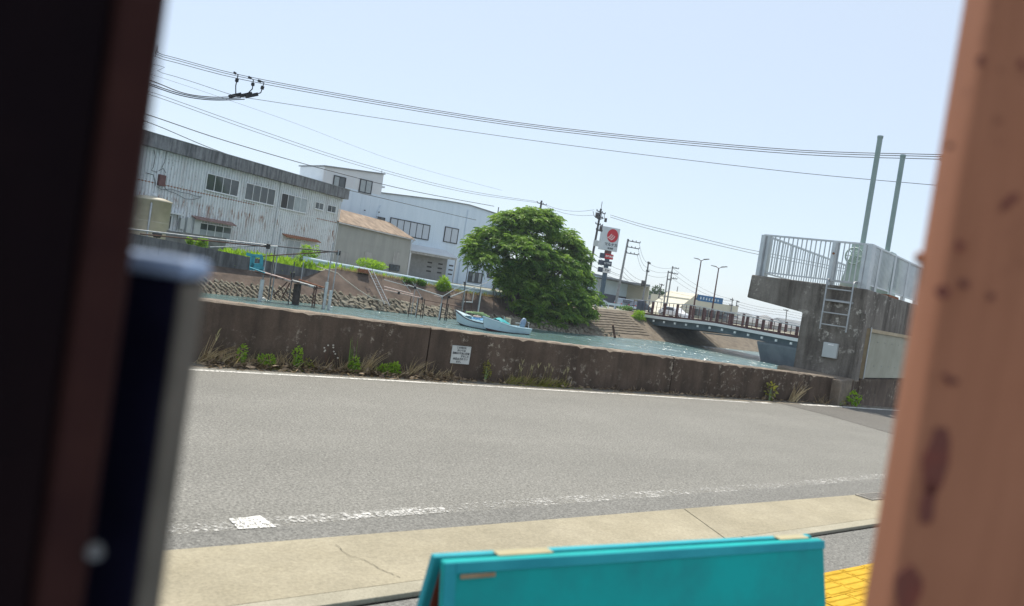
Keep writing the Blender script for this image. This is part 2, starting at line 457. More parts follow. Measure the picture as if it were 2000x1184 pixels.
# ================================================================ THE SETTING: ground, road, water, banks
WATER_Z = -2.6
def kerb_y(x): return 4.31 + .071*x
def lip_y(x): return 3.35 + .094*x
structure(MB().quad((-400,-400,-.03),(500,-400,-.03),(500,11.2,-.03),(-400,11.2,-.03)).build('ground', M['asphalt_walk']))
xs = [-80,-20,-6,0,4,8,12,20,40,120]
b = MB()
for a, c in zip(xs, xs[1:]):
    b.quad((a,kerb_y(a),0),(c,kerb_y(c),0),(c,11.45,0),(a,11.45,0))
structure(b.build('road', M['asphalt']))
b = MB()
for a, c in zip(xs, xs[1:]):
    b.quad((a,-60,.003),(c,-60,.003),(c,lip_y(c),.003),(a,lip_y(a),.003))
structure(b.build('pavement', M['asphalt_walk']))
# older asphalt beyond the seam at the right
q = [atZ(px, py, .004) for px, py in ((1532,790),(1620,812),(1745,848))]
structure(MB().quad(q[0], q[1], q[2], (40, q[2].y-1.2, .004), (40, 11.43, .004), (q[0].x-.1, 11.43, .004)).build('old_road_surface', M['asphalt_old']))
structure(MB().quad((-300,11.2,WATER_Z),(1500,11.2,WATER_Z),(1500,110,WATER_Z),(-300,110,WATER_Z)).build('water', M['water']))

# painted lines
def strip(name, pts, w, z, mat, n=1):
    b = MB()
    for (p, q) in zip(pts, pts[1:]):
        p, q = Vector((p[0],p[1],z)), Vector((q[0],q[1],z)); d = (q-p).normalized(); s = Vector((-d.y,d.x,0))*w/2
        b.quad(p-s, q-s, q+s, p+s)
    return structure(b.build(name, mat))
fl = [(-8,10.05),(2.05,10.40),(4.94,10.56),(9.82,10.71),(13.0,10.72)]
strip('edge_line', fl, .085, .005, M['line'])
fr = [atZ(px, py, 0) for px, py in ((1490,790),(1518,793))]
strip('edge_line', [(13.2,10.74),(13.75,10.78)], .13, .008, M['line_solid'])
strip('edge_line', [(15.0,10.9),(16.0,10.95)], .16, .008, M['line_solid'])
strip('edge_line', [(16.05,10.95),(24,11.05)], .15, .008, M['line'])
nl = [(-4,4.30),(.91,4.70),(3.39,4.95),(7.25,5.28),(9.29,5.53),(14,6.0)]
strip('near_edge_line', nl, .16, .005, M['line_worn'])
nb = [atZ(px, py, .009) for px, py in ((466,1033),(540,1029),(508,1007),(447,1013))]
structure(MB().quad(*nb).build('road_marking', M['line_solid']))
strip('near_edge_line', [(2.0,4.79),(2.8,4.865)], .10, .008, M['line_mid'])
structure(MB().quad((-6,kerb_y(-6)-.0,.0035),(16,kerb_y(16),.0035),(16,6.02,.0035),(9.29,5.45,.0035),(.91,4.615,.0035),(-6,4.05,.0035)).build('road_margin', M['asphalt_walk']))

# concrete gutter: slabs and a smooth kerb lip in front of the pavement
gut = structure(MB().quad((-20,kerb_y(-20)-.01,-.012),(-20,lip_y(-20),-.012),(30,lip_y(30),-.012),(30,kerb_y(30)-.01,-.012)).build('gutter', M['joint']))
js = [-7.6, -4.7, -1.9, 5.05, 8.1, 11.2, 14.2]
for a, c in zip(js, js[1:]):
    g = .006; a2, c2 = a+g, c-g; sk = -.30
    def gp(x, f, z):
        y = lip_y(x) + (kerb_y(x)-lip_y(x))*f; return Vector((x+sk*(1-f), y, z))
    MB().hexa([gp(a2,.17,-.01),gp(c2,.17,-.01),gp(c2,1,-.01),gp(a2,1,-.01)],
              [gp(a2,.17,.016),gp(c2,.17,.016),gp(c2,1,.012),gp(a2,1,.012)]).build('slab', M['gutter'], gut, .004)
    MB().hexa([gp(a2+.2,.012,-.01),gp(c2+.2,.012,-.01),gp(c2+.2,.166,-.01),gp(a2+.2,.166,-.01)],
              [gp(a2+.2,.012,.022),gp(c2+.2,.012,.022),gp(c2+.2,.166,.018),gp(a2+.2,.166,.018)]).build('kerb_lip', M['lip'], gut, .006)
def crack(pts, w=.0035):
    b = MB(); P = [atZ(x, y, .019) for x, y in pts]
    Q = []
    for p, q in zip(P, P[1:]):
        for k in range(6):
            r = p.lerp(q, k/6); Q.append(r+Vector((random.uniform(-.008,.008), random.uniform(-.008,.008), 0)))
    Q.append(P[-1])
    for p, q in zip(Q, Q[1:]):
        d = (q-p).normalized(); s = Vector((-d.y,d.x,0))*w*random.uniform(.3,.7)
        b.quad(p-s, q-s, q+s, p+s)
    b.build('crack', M['crack'], gut)
crack([(655,1062),(684,1085),(715,1094),(745,1112),(782,1128)])
# drain grate in the gutter beside the right-hand pillar
gc = atZ(1712, 968, .02)
gr = thing('drain_grate', 'small iron drain grate in the concrete gutter', 'grate', (gc.x-.05, gc.y-.02, .014), math.atan(.075)); gr.scale = (.8,.55,1)
MB().box(-.32,.32,-.17,-.15,0,.012).box(-.32,.32,.15,.17,0,.012).box(-.32,-.30,-.15,.15,0,.012).box(.30,.32,-.15,.15,0,.012).build('frame', M['grate'], gr)
bar0 = MB().box(-.008,.008,-.15,.15,0,.010).build('bar', M['grate'], gr); bar0.location = (-.27,0,0)
for k in range(1, 14): inst(bar0, gr, (-.27+k*.0415,0,0))
MB().quad((-.3,-.15,.006),(.3,-.15,.006),(.3,.15,.006),(-.3,.15,.006)).build('pit', M['black'], gr)

# yellow tactile blocks
tp = structure(MB().quad((2,2.6,.004),(9,3.2,.004),(9,3.25,.004),(2,2.65,.004)).build('tactile_paving_base', M['joint']))
t0 = Vector((4.93, 3.25, .005)); te = Vector((1, .085, 0)).normalized(); tn = Vector((-te.y, te.x, 0))
bt = MB().box(.005,.295,-.295,-.005,0,.012)
for k in range(4):
    y = -.037-.075*k
    bt.hexa([(.02,y-.022,.012),(.28,y-.022,.012),(.28,y+.022,.012),(.02,y+.022,.012)], [(.026,y-.014,.019),(.274,y-.014,.019),(.274,y+.014,.019),(.026,y+.014,.019)])
tile0 = bt.build('tile', M['yellow'], tp, .002)
first = True
for i in range(-4, 9):
    for j in range(2):
        p = t0 + te*(.3*i+(.15 if j else 0)) - tn*(.3*j); r = math.atan2(te.y, te.x)+random.uniform(-.012,.012)
        z = .005+random.uniform(0,.004)
        if first: tile0.location = (p.x,p.y,z); tile0.rotation_euler = (0,0,r); first = False
        else: inst(tile0, tp, (p.x,p.y,z), (random.uniform(-.01,.01),0,r))

# ---------------------------------------------------------------- far bank
def lerp_tab(tab, x):
    if x <= tab[0][0]: return tab[0][1]
    for (a, u), (c, v) in zip(tab, tab[1:]):
        if x <= c: return u+(v-u)*(x-a)/(c-a)
    return tab[-1][1]
SH = [(-60,60),(8,61.5),(13.3,62.3),(23.4,64.6),(34,65.2),(48,64.6),(56,66),(64,68.4),(86,70.5),(130,73),(220,80)]   # shoreline Y
TOPZ = [(-60,-.55),(20.5,-.55),(23.5,.55),(30,.42),(38,-.05),(48,-.1),(60,.25),(70,.4),(200,.4)]
TOPY = [(-60,64.4),(8,65.0),(20.5,66.4),(23.5,68.3),(34,69.2),(48,69.6),(56,72),(64,75.5),(75,77),(130,80),(220,88)]
def sh(x): return lerp_tab(SH, x)
def tz(x): return lerp_tab(TOPZ, x)
def ty(x): return lerp_tab(TOPY, x)
XB = [-60,-20,-5]+[x*1.0 for x in range(0, 90, 1)]+[95,105,120,140,170,220]
def bank_pt(x, f):
    """f 0 at the water's edge (below water), 1 at the top of the slope"""
    y0, y1 = sh(x)-.9, ty(x); z0, z1 = WATER_Z-.55, tz(x)
    n = .05*math.sin(x*2.3+f*7)+.04*math.sin(x*5.1+f*3)
    return Vector((x, y0+(y1-y0)*f+n*.6*(f < .98), z0+(z1-z0)*f+n*.5*(f < .98)))
FS = [0,.2,.34,.5,.68,.85,1]
b = MB(); n = len(FS)
vs = [bank_pt(x, f) for x in XB for f in FS]
b.add(vs, [(i*n+k, (i+1)*n+k, (i+1)*n+k+1, i*n+k+1) for i in range(len(XB)-1) for k in range(n-1)])
bank = structure(b.build('embankment', M['slope']))
bank.data.materials.append(M['slope2'])
for p in bank.data.polygons:
    if p.center.x > 51: p.material_index = 1
# ground behind the bank
YR = [0, 2.5, 6, 14, 40, 120, 400, 1500, 5000]
XG = [-3000,-600,-150]+XB+[320,600,1500,4000]
b = MB()
def gz(x, k):
    z = tz(x)
    return [z, z*.8+.05, z*.4+.12, .25, .3, .3, .3, .3, .3][k] if x > -5 else [z, .3, .3, .3, .3, .3, .3, .3, .3][k]
vs = [(x, ty(x)+YR[k], gz(x, k)) for x in XG for k in range(9)]
b.add(vs, [(i*9+k, (i+1)*9+k, (i+1)*9+k+1, i*9+k+1) for i in range(len(XG)-1) for k in range(8)])
M['far_ground'] = mk('far_ground', (.20,.20,.14), (.33,.31,.26), .25, .95)
structure(b.build('far_ground', M['far_ground']))
# step lines and mooring steps of the concrete bank near the bridge
for k in range(9):
    x = 55+.0*k; f = .3+.075*k
    pts = [bank_pt(xx, f)+Vector((0,-.05,.03)) for xx in range(53, 66)]
    bb = MB()
    for p, q in zip(pts, pts[1:]): bb.bar(p, q, .09, .035)
    bb.build('step', M['slope2'], bank)

# stones along the water's edge (children of the bank); a few shared shapes
stone_src = []
for k in range(6):
    bm = bmesh.new(); bmesh.ops.create_cube(bm, size=1.0)
    rs = random.Random(40+k)
    for v in bm.verts:
        v.co = Vector((v.co.x*1.0*rs.uniform(.75,1.1), v.co.y*.7*rs.uniform(.7,1.1), v.co.z*.42*rs.uniform(.7,1.15)))
    bmesh.ops.bevel(bm, geom=list(bm.edges), offset=.07, segments=1, affect='EDGES')
    me = bpy.data.meshes.new('stone'); bm.to_mesh(me); bm.free(); me.materials.append(M['stone']); stone_src.append(me)
spots_ = []
for row in range(6):
    x = -12+.2*row
    while x < 50.5:
        sz = random.uniform(.40,.66) if x > 22 else random.uniform(.40,.46)
        hi = .62 if x < 20 else .48
        f = .17+row*(hi-.17)/6+random.uniform(-.014,.014)
        if row < 5 or random.random() < .7: spots_.append((x, f, sz))
        x += sz*random.uniform(.85,1.12)
random.shuffle(spots_); spots_.sort(key=lambda q: q[0] < 9.5)
rest = MB()
for cnt, (x, f, sz) in enumerate(spots_):
    p = bank_pt(x, f)+Vector((0,-.03,.02)); tilt = R(38) if x < 21 else R(random.uniform(-5,50))
    rot = (R(38)+random.uniform(-.2,.2), tilt+random.uniform(-.15,.15), random.uniform(-.3,.3)); sc_ = (sz*1.15, sz*.8, sz*random.uniform(.75,1.15))
    me = stone_src[random.randrange(6)]
    if cnt < 300:
        o = obj_from_mesh('stone', me, bank); o.location = p; o.rotation_euler = rot; o.scale = sc_
    else:
        from mathutils import Euler
        mt = Matrix.Translation(p) @ Euler(rot).to_matrix().to_4x4() @ Matrix.Diagonal((*sc_,1))
        rest.add([mt @ v.co for v in me.vertices], [tuple(q.vertices) for q in me.polygons])
stuff(rest.build('small_stones', M['stone'], bank))
# rubble right of the tree
for k in range(45):
    x = random.uniform(50,58); p = bank_pt(x, random.uniform(.2,.36))
    o = obj_from_mesh('stone', stone_src[random.randrange(6)], bank); o.location = p+Vector((0,-.02,.04)); s = random.uniform(.3,.6)
    o.scale = (s,s,s); o.rotation_euler = (random.uniform(0,3),random.uniform(0,3),random.uniform(0,3))

# parapet wall at the top left of the bank
pp = thing('parapet_wall', 'stained grey concrete parapet on top of the far bank, left', 'wall', (0,0,0))
pr = [(310,466),(400,484),(500,505),(600,525),(662,536)]
pw = [atY(px, py, 66.0) for px, py in pr]; pw = [Vector((-8, 65.0, 1.75))]+pw
for k, (p, q) in enumerate(zip(pw, pw[1:])):
    p = p.copy(); q = q.copy(); p.y = ty(p.x)-.02; q.y = ty(q.x)-.02
    g = Vector((.01,0,0)); T = Vector((0,.32,0)); dn = lambda w: Vector((w.x, w.y, -1.1))
    MB().hexa([dn(p+g), dn(q-g), dn(q-g)+T, dn(p+g)+T], [p+g, q-g, q-g+T, p+g+T]).build('wall_panel', M['parapet'], pp)

# ================================================================ near flood wall
WP = Plane((2.51,11.06),(17.07,11.36))
def wtop(s):    # height of the wall top along the plane
    return .865 - .0152*(s)
fw = thing('flood_wall', 'low dark stained concrete flood wall along the far road edge', 'wall', (WP.a.x,WP.a.y,0), WP.rz)
sj = [-12, -5.2, WP.hit(835,690)[0], 8.7, 13.05, WP.hit(1648,760)[0]+.6]
for a, c in zip(sj, sj[1:]):
    a, c = a+.012, c-.012; n = max(2, int((c-a)/.1)); b = MB(); vs = []
    for i in range(n+1):
        s = a+(c-a)*i/n; z = wtop(s)
        j = random.uniform(-.008,.005); ch = .014+random.uniform(0,.016)
        if random.random() < .05: ch += .03
        vs += [(s,0,-.3),(s,random.uniform(-.004,.004),z*.55),(s,random.uniform(-.004,.004),z-ch),(s,ch*1.3,z+j),(s,.30,z+random.uniform(-.006,.004)),(s,.32,-3.6)]
    fs = [(i*6+k,(i+1)*6+k,(i+1)*6+k+1,i*6+k+1) for i in range(n) for k in range(5)]
    b.add(vs, fs); b.quad(*vs[:6][::-1]); b.quad(*vs[-6:])
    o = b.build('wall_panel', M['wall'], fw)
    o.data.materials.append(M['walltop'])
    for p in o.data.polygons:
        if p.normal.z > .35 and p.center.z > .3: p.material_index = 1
# plaque
s0, s1, z0, z1 = WP.rect([(881,674),(918,677),(916,712),(880,709)])
plq = thing('notice_plaque', 'small square white notice plaque with grey lettering on the flood wall', 'sign', WP.P((s0+s1)/2, -.022, z0), WP.rz)
w, h = (s1-s0), (z1-z0)
MB().box(-w/2, w/2, 0, .012, 0, h).build('plate', M['plaque'], plq, .002)
for k, (tx, dx) in enumerate((('この河川に', 0), ('おいては', .0), ('船舶を不法に係留', 0), ('すること', .22), ('は禁止されてい', 0), ('ます。', -.05))):
    text_mesh(tx, h*.135, M['dark_print'], 'lettering', plq, Matrix.Translation((dx*w, -.0025, h*(.895-.158*k))) @ FACE, .001, bold=.001)
for k in (-1, 1): MB().tube([(k*w*.44,-.004,h*.96),(k*w*.44,.0,h*.96)], .006, 6).build('screw', M['grey_metal'], plq)

# ================================================================ floodgate tower on the right
GC = Vector((17.55, 11.42))                              # near corner of the pier
e1 = Vector((-.40, .916)).normalized(); e2 = Vector((.955, .297)).normalized()
GL = Plane(GC, GC+e1)                                    # left face, s runs back over the river
GR = Plane(GC, GC+e2)                                    # right face, s runs along the wall
gz0 = GL.hit(1689.5,568)[1]
sj_, zj_ = GL.hit(1566.6,610); sb_, _ = GL.hit(1551.5,717); st_, zt_ = GL.hit(1469,537); sq_, zq_ = GL.hit(1461.5,576)
TOPG = 2.90
gate = thing('floodgate_tower', 'weathered concrete floodgate tower with cantilevered platform over the river wall', 'floodgate', (GC.x,GC.y,0), 0)
def gl(s, t, z):   # gate local: s along the left face, t depth along the right face
    p = e1*s+e2*t; return Vector((p.x, p.y, z))
DW = 9.0
tip = max(st_, sq_)
poly = [gl(0,0,-3.4), gl(0,0,TOPG), gl(tip,0,TOPG+.02), gl(tip+.03,0,TOPG-.60), gl(sj_,0,zj_), gl(sj_+.02,0,-3.4)]
b = MB(); n = len(poly); d = Vector((e2.x*DW, e2.y*DW, 0))
b.prism([p for p in poly], d)
# door recess on the right face is a frame standing proud instead of a hole
b.build('pier', M['gate_con'], gate, .03)
pier_w = GR.hit(1779,596)
# corner rib, footing ledge and low wall right of the tower
MB().hexa([gl(-.05,-.03,-.2),gl(-.05,.30,-.2),gl(.05,.30,-.2),gl(.05,-.03,-.2)],[gl(-.05,-.03,2.3),gl(-.05,.30,2.3),gl(.05,.30,2.3),gl(.05,-.03,2.3)]).build('corner_rib', M['gate_con'], gate, .012)
zl = .60
MB().hexa([gl(-.02,-.95,-.3),gl(-.02,-.01,-.3),gl(sj_+.25,-.01,-.3),gl(sj_+.25,-.42,-.3)],[gl(-.02,-.95,zl+.0),gl(-.02,-.01,zl+.05),gl(sj_+.25,-.01,zl+.08),gl(sj_+.25,-.42,zl+.06)]).build('footing', M['walltop'], gate, .02)
MB().hexa([gl(-.09,.32,-.3),gl(-.09,45,-.3),gl(.02,45,-.3),gl(.02,.32,-.3)],[gl(-.09,.32,.66),gl(-.09,45,.66),gl(.02,45,.66),gl(.02,.32,.66)]).build('low_wall', M['wall'], gate, .015)
# steel gate leaf with tan frame on the right face
r0 = GR.hit(1700,655)[0]; z1_ = GR.hit(1700,640)[1]; z0_ = .69
r0 = .42; r1 = 5.6; zt2 = GR.hit(1715,645)[1]
gd = MB().hexa([gl(-.05,r0+.09,z0_),gl(-.05,r1-.09,z0_),gl(.01,r1-.09,z0_),gl(.01,r0+.09,z0_)],[gl(-.05,r0+.09,zt2-.09),gl(-.05,r1-.09,zt2-.09),gl(.01,r1-.09,zt2-.09),gl(.01,r0+.09,zt2-.09)]).build('gate_leaf', M['beige_steel'], gate, .006)
fb = MB()
def gbar(a0, a1, zA, zB): fb.hexa([gl(-.10,a0,zA),gl(-.10,a1,zA),gl(.0,a1,zA),gl(.0,a0,zA)],[gl(-.10,a0,zB),gl(-.10,a1,zB),gl(.0,a1,zB),gl(.0,a0,zB)])
gbar(r0,r0+.09,z0_-.02,zt2); gbar(r1-.09,r1,z0_-.02,zt2); gbar(r0+.092,r1-.092,zt2-.088,zt2)
fb.build('gate_frame', M['tan_frame'], gate)
for k in range(7):
    for zz in (.25, .75):
        s = r0+.3+k*.7; z = z0_+(zt2-z0_)*zz
        MB().tube([gl(-.051,s,z), gl(-.062,s,z)], .016, 6).build('bolt', M['grey_metal'], gate)
# slim white conduit down the gate edge
MB().tube([gl(-.12,r0-.02,zt2+.03), gl(-.12,r0-.02,.68)], .018, 6).build('conduit', M['white_pipe'], gate)
# light grey cabinet on the left face
a0, a1, c0, c1 = GL.rect([(1612,669),(1638.5,671.5),(1636,701),(1606.5,697)])
cb = MB().hexa([gl(a0,-.12,c0),gl(a0,0,c0),gl(a1,0,c0),gl(a1,-.12,c0)],[gl(a0,-.12,c1),gl(a0,0,c1),gl(a1,0,c1),gl(a1,-.12,c1)]).build('cabinet', M['box_grey'], gate, .012)
MB().hexa([gl(a0+.28*(a1-a0),-.126,c1-.06),gl(a0+.28*(a1-a0),-.12,c1-.06),gl(a0+.66*(a1-a0),-.12,c1-.06),gl(a0+.66*(a1-a0),-.126,c1-.06)],[gl(a0+.28*(a1-a0),-.126,c1-.035),gl(a0+.28*(a1-a0),-.12,c1-.035),gl(a0+.66*(a1-a0),-.12,c1-.035),gl(a0+.66*(a1-a0),-.126,c1-.035)]).build('nameplate', M['white_print'], cb)
# ladder
lad = thing('wall_ladder', 'galvanised ladder fixed to the shaded face of the floodgate tower', 'ladder', (GC.x,GC.y,0), 0)
la0, lz0 = GL.hit(1655,650); la1, _ = GL.hit(1604,645); _, lz1 = GL.hit(1660,547)
for s in (la0, la1):
    MB().tube([gl(s,-.13,lz0), gl(s,-.13,TOPG+.03), gl(s,-.10,TOPG+.12), gl(s,.1,TOPG+.16)], .021, 8).build('rail', M['grey_metal'], lad)
for k in range(4):
    z = lz0+.13+(TOPG-lz0-.2)*k/3.1
    MB().bar(gl(la0,-.13,z), gl(la1,-.13,z), .035, .028).build('rung', M['grey_metal'], lad)
for z in (lz0+.75, lz0+1.25):
    MB().bar(gl(la0-.03,-.02,z), gl(la1+.03,-.02,z), .05, .05).build('bracket', M['grey_metal'], lad)

# railing round the platform
rl = thing('platform_railing', 'aluminium baluster railing round the floodgate platform', 'railing', (GC.x,GC.y,TOPG), 0)
RH = 1.12
tipr = tip-.14
corners = [(tipr,.12), (.10,.12), (.10,DW-.15), (tipr,DW-.15)]
def rail_run(A, B, npost, gap0=.115):
    L = math.hypot(B[0]-A[0], B[1]-A[1])
    P = lambda f, z: gl(A[0]+(B[0]-A[0])*f, A[1]+(B[1]-A[1])*f, z)
    MB().bar(P(0,RH), P(1,RH), .06, .045).build('top_rail', M['rail'], rl)
    MB().bar(P(0,.13), P(1,.13), .035, .035).build('bottom_rail', M['rail'], rl)
    nb = int(L/gap0)
    for k in range(nb):
        f = (k+.5)/nb; MB().bar(P(f,.147), P(f,RH-.022), .022).build('baluster', M['rail'], rl)
    for k in range(npost):
        f = (k+.5)/npost if npost > 2 else (k*.9+.05); MB().box(-.045,.045,-.045,.045,0,RH-.022).build('post', M['rail'], rl).location = P(f,0)
rail_run(corners[0], corners[1], 2)
rail_run(corners[1], corners[2], 6)
rail_run(corners[3], corners[2], 2, .3)
rail_run(corners[0], corners[3], 2, .2)
MB().box(-.06,.06,-.06,.06,0,RH).build('post', M['rail'], rl).location = gl(tipr,.12,0)
MB().box(-.075,.075,-.075,.075,0,RH-.023).build('post', M['rail'], rl).location = gl(.10,.12,0)
sgp = GL.hit(1624,520)[0]
MB().box(-.09,.09,-.05,.05,-.02,RH-.023).build('gate_post', M['rail'], rl).location = gl(sgp,.10,0)
MB().tube([gl(sgp,.03,.80),gl(sgp,-.02,.80)], .03, 8).build('latch', M['rust'], rl)

# hoists: two mint-green screw hoists with tall stem covers
def hoist(px_b, py_b, px_t, py_t, t, lab, wheel):
    Pl = Plane(GC+e2*t, GC+e2*t+e1)
    s, zt = Pl.hit(px_t, py_t); s2, zb = Pl.hit(px_b, py_b); s = (s+s2)/2
    h = thing('gate_hoist', lab, 'hoist', (GC.x+gl(s,t,0).x, GC.y+gl(s,t,0).y, TOPG), math.atan2(e2.y,e2.x), 'floodgate hoists')
    MB().hexa([(-.42,-.30,0),(.42,-.30,0),(.42,.30,0),(-.42,.30,0)],[(-.34,-.14,1.0),(.34,-.14,1.0),(.34,.14,1.0),(-.34,.14,1.0)]).build('stand', M['mint'], h, .015)
    MB().box(-.24,.24,-.20,.20,1.0,1.22).build('gearbox', M['mint'], h, .03)
    MB().tube([(0,0,1.22),(0,0,zt-TOPG)], .066, 16).build('stem_cover', M['rod'], h)
    MB().tube([(0,0,zt-TOPG-.03),(0,0,zt-TOPG+.03)], .075, 16).build('cap', M['rod'], h)
    MB().box(-.5,.5,-.36,.36,-.02,.04).build('base_plate', M['rust'], h)
    if wheel:
        w = MB(); 
        ring = [Vector((-.55, .21*math.cos(a), .84+.21*math.sin(a))) for a in [2*math.pi*k/20 for k in range(21)]]
        w.tube(ring, .022, 6, False)
        for k in range(4):
            a = k*math.pi/4; w.tube([(-.55,.2*math.cos(a),.84+.2*math.sin(a)),(-.55,-.2*math.cos(a),.84-.2*math.sin(a))], .013, 6)
        w.build('hand_wheel', M['mint'], h); MB().tube([(-.56,0,.84),(-.2,0,.84)], .035, 8).build('shaft', M['mint'], h)
hoist(1690,460,1717,268, 1.1, 'left of two mint green gate hoists with a tall grey stem cover', True)
hoist(1737,470,1763,305, 2.5, 'right of two mint green gate hoists with a shorter looking stem cover', False)

# ================================================================ BUILDINGS on the far bank
def corrugated(s0, s1, z0, z1, pitch=.34, d=.10, y=0.0):
    """vertical-rib sheet facing -y"""
    b = MB(); n = int(round((s1-s0)/pitch)); p = (s1-s0)/n; vs = []
    prof = [(0,0),(.28,0),(.42,-1),(.86,-1)]
    for k in range(n):
        for f, h in prof: vs.append((s0+p*(k+f), y+h*d))
    vs.append((s1, y)); m = len(vs)
    V = [(x,yy,z0) for x, yy in vs]+[(x,yy,z1) for x, yy in vs]
    b.add(V, [(i,i+1,m+i+1,m+i) for i in range(m-1)]); return b

def window(parent, r, panes, fm, gm, y=-.15, fw=.06, depth=.07, sill=True, gms=None):
    s0, s1, z0, z1 = r
    w = MB()
    w.box(s0,s1,y-depth,y+.05,z0,z0+fw); w.box(s0,s1,y-depth,y+.05,z1-fw,z1)
    w.box(s0,s0+fw,y-depth,y+.05,z0+fw,z1-fw); w.box(s1-fw,s1,y-depth,y+.05,z0+fw,z1-fw)
    f = w.build('window', fm, parent)
    ps = (s1-s0-2*fw)/panes
    for k in range(panes):
        a = s0+fw+ps*k; g = gms[k] if gms else gm
        MB().box(a+.004,a+ps-.004,y-.018-.012*(k%2),y+.0-.012*(k%2),z0+fw,z1-fw).build('pane', g, f)
        if k: MB().box(a-fw*.45,a+fw*.45,y-depth+.02,y+.03,z0+fw,z1-fw).build('mullion', fm, f)
    if sill: MB().box(s0-.06,s1+.06,y-depth-.05,y+.05,z0-.05,z0-.002).build('sill', fm, f)
    return f
def Z(ox, oy, k, pts): return [(ox+x/k, oy+y/k) for x, y in pts]
z1_ = lambda *p: Z(240,240,3.946,p)
z2_ = lambda *p: Z(600,290,3.946,p)

# ---- corrugated warehouse
WA = Plane((9.29,73.07),(31.33,88.0))
sR = WA.hit(*z1_((1668,640))[0])[0]; zF = WA.hit(600,371.5)[1]
SL = -9.0
wh = thing('warehouse', 'old off-white corrugated warehouse with rust streaks and a flat dark fascia', 'building', (WA.a.x,WA.a.y,0), WA.rz)
M2 = M['siding']
zF = 8.4
zBand = WA.hit(*z1_((1500,738))[0])[1]
MB().box(SL,sR-.02,.02,11,-.4,zF).build('core', M['block'], wh)
corrugated(SL,sR,zBand+.02,zF).build('upper_siding', M['siding'], wh)
corrugated(SL,sR,-.4,zBand-.02,y=.012).build('lower_siding', M['siding'], wh)
corrugated(.0,11.2,-.4,zF,y=0).build('side_siding', M['siding'], wh).matrix_local = Matrix.Translation((sR,0,0)) @ Matrix.Rotation(R(90),4,'Z')
# floor band flashing in pieces, rusted
for a, c in ((SL,-1.2),(-1.2,3.8),(3.8,9.1),(9.1,11.2),(11.2,16.6),(16.6,21.0),(21.0,sR)):
    MB().box(a+.03,c-.03,-.055,.02,zBand-.05,zBand+.06).build('flashing', M['rust'] if (a < 4 or 9 < a < 10 or a > 20) else M['frame_alu'], wh)
fH = 1.12
MB().box(SL,sR+.55,-.75,11.6,zF,zF+fH).build('fascia', M['fascia'], wh, .02)
MB().box(SL,sR+.6,-.80,11.7,zF+fH,zF+fH+.06).build('roof_edge', M['far_roof'], wh)
k = WA.hit(560,345)[0]
MB().box(16.8,18.6,1.5,3,zF+fH+.06,zF+fH+.35).build('roof_hatch', M['grey_metal'], wh)
gl_, gp_, bl_ = M['glass'], M['glass_pale'], M['blind']
window(wh, WA.rect(z1_((640,385),(890,447),(870,570),(622,513))), 4, M['frame_alu'], gl_)
window(wh, WA.rect(z1_((940,457),(1170,517),(1150,636),(922,590))), 4, M['frame_alu'], gl_)
window(wh, WA.rect(z1_((1215,537),(1418,588),(1395,697),(1198,652))), 4, M['frame_alu'], gl_, gms=[M['black'],gl_,gp_,gp_])
window(wh, WA.rect(z1_((1478,605),(1540,622),(1530,675),(1465,658))), 2, M['frame_alu'], gl_)
window(wh, WA.rect(z1_((1570,628),(1638,645),(1625,695),(1560,683))), 2, M['frame_alu'], gl_)
r = WA.rect(z1_((580,762),(830,810),(812,908),(562,858)))
window(wh, r, 4, M['frame_alu'], gl_)
for k in range(4):      # frosted lower halves
    a = r[0]+.06+(r[1]-r[0]-.12)*k/4; w_ = (r[1]-r[0]-.12)/4
    MB().box(a+.03,a+w_-.03,-.192,-.182,r[2]+.07,r[2]+.5*(r[3]-r[2])).build('frosted_panel', gp_, wh)
def hood(r0, r1, z, out=.7, mat=M['hood']):
    MB().prism([(r0,0,z+.28),(r0,-out,z),(r0,-out,z-.08),(r0,0,z+.18)],(r1-r0,0,0)).build('window_hood', mat, wh)
h0 = WA.hit(*z1_((560,735))[0], -.6); h1 = WA.hit(*z1_((872,795))[0], -.6); hood(h0[0], h1[0], (h0[1]+h1[1])/2)
r = WA.rect(z1_((1262,892),(1365,915),(1345,1010),(1240,1000))); r = (r[0], r[1], r[2]-.5, r[3])
window(wh, r, 2, M['frame_alu'], gp_)
h0 = WA.hit(*z1_((1258,870))[0], -.6); h1 = WA.hit(*z1_((1522,925))[0], -.6); hood(h0[0], h1[0], (h0[1]+h1[1])/2, .7, M['rust'])
r = WA.rect(z1_((318,705),(368,715),(352,820),(300,812))); window(wh, r, 1, M['frame_alu'], gl_)
MB().box(r[0]-.4,r[1]+1.0,-.55,.02,r[3]+.15,r[3]+.3).build('door_hood', M['white_wall2'], wh)
def downpipe(x0, y0, zb, ztop=zF, rad=.07, mat=M['white_wall2'], off=.14, head=True):
    s, z = WA.hit(*z1_((x0,y0))[0])
    MB().tube([(s,-off,zb),(s,-off,ztop)], rad, 8).build('downpipe', mat, wh)
    if head: MB().lathe([(.0,0),(.1,0),(.17,.3),(.17,.34),(0,.34)], (s,-off-.05,ztop-.36), 10).build('rain_head', mat, wh)
downpipe(1200,560,-.3); downpipe(1668,660,-.3,rad=.05); downpipe(265,330,-.3)
s, z = WA.hit(*z1_((283,440))[0]); MB().box(s-.3,s+.35,-.35,-.0,z-.5,z+.45).build('switch_box', M['maroon_box'], wh, .02)
s, z = WA.hit(*z1_((460,770))[0])
for k, (dx, ww, hh) in enumerate(((-.5,.5,1.0),(.25,.5,1.4),(1.1,.75,1.6))):
    MB().box(s+dx,s+dx+ww,-.30,-.0,z-hh*.6,z+hh*.4).build('meter_cabinet', M['box_grey'], wh, .02)
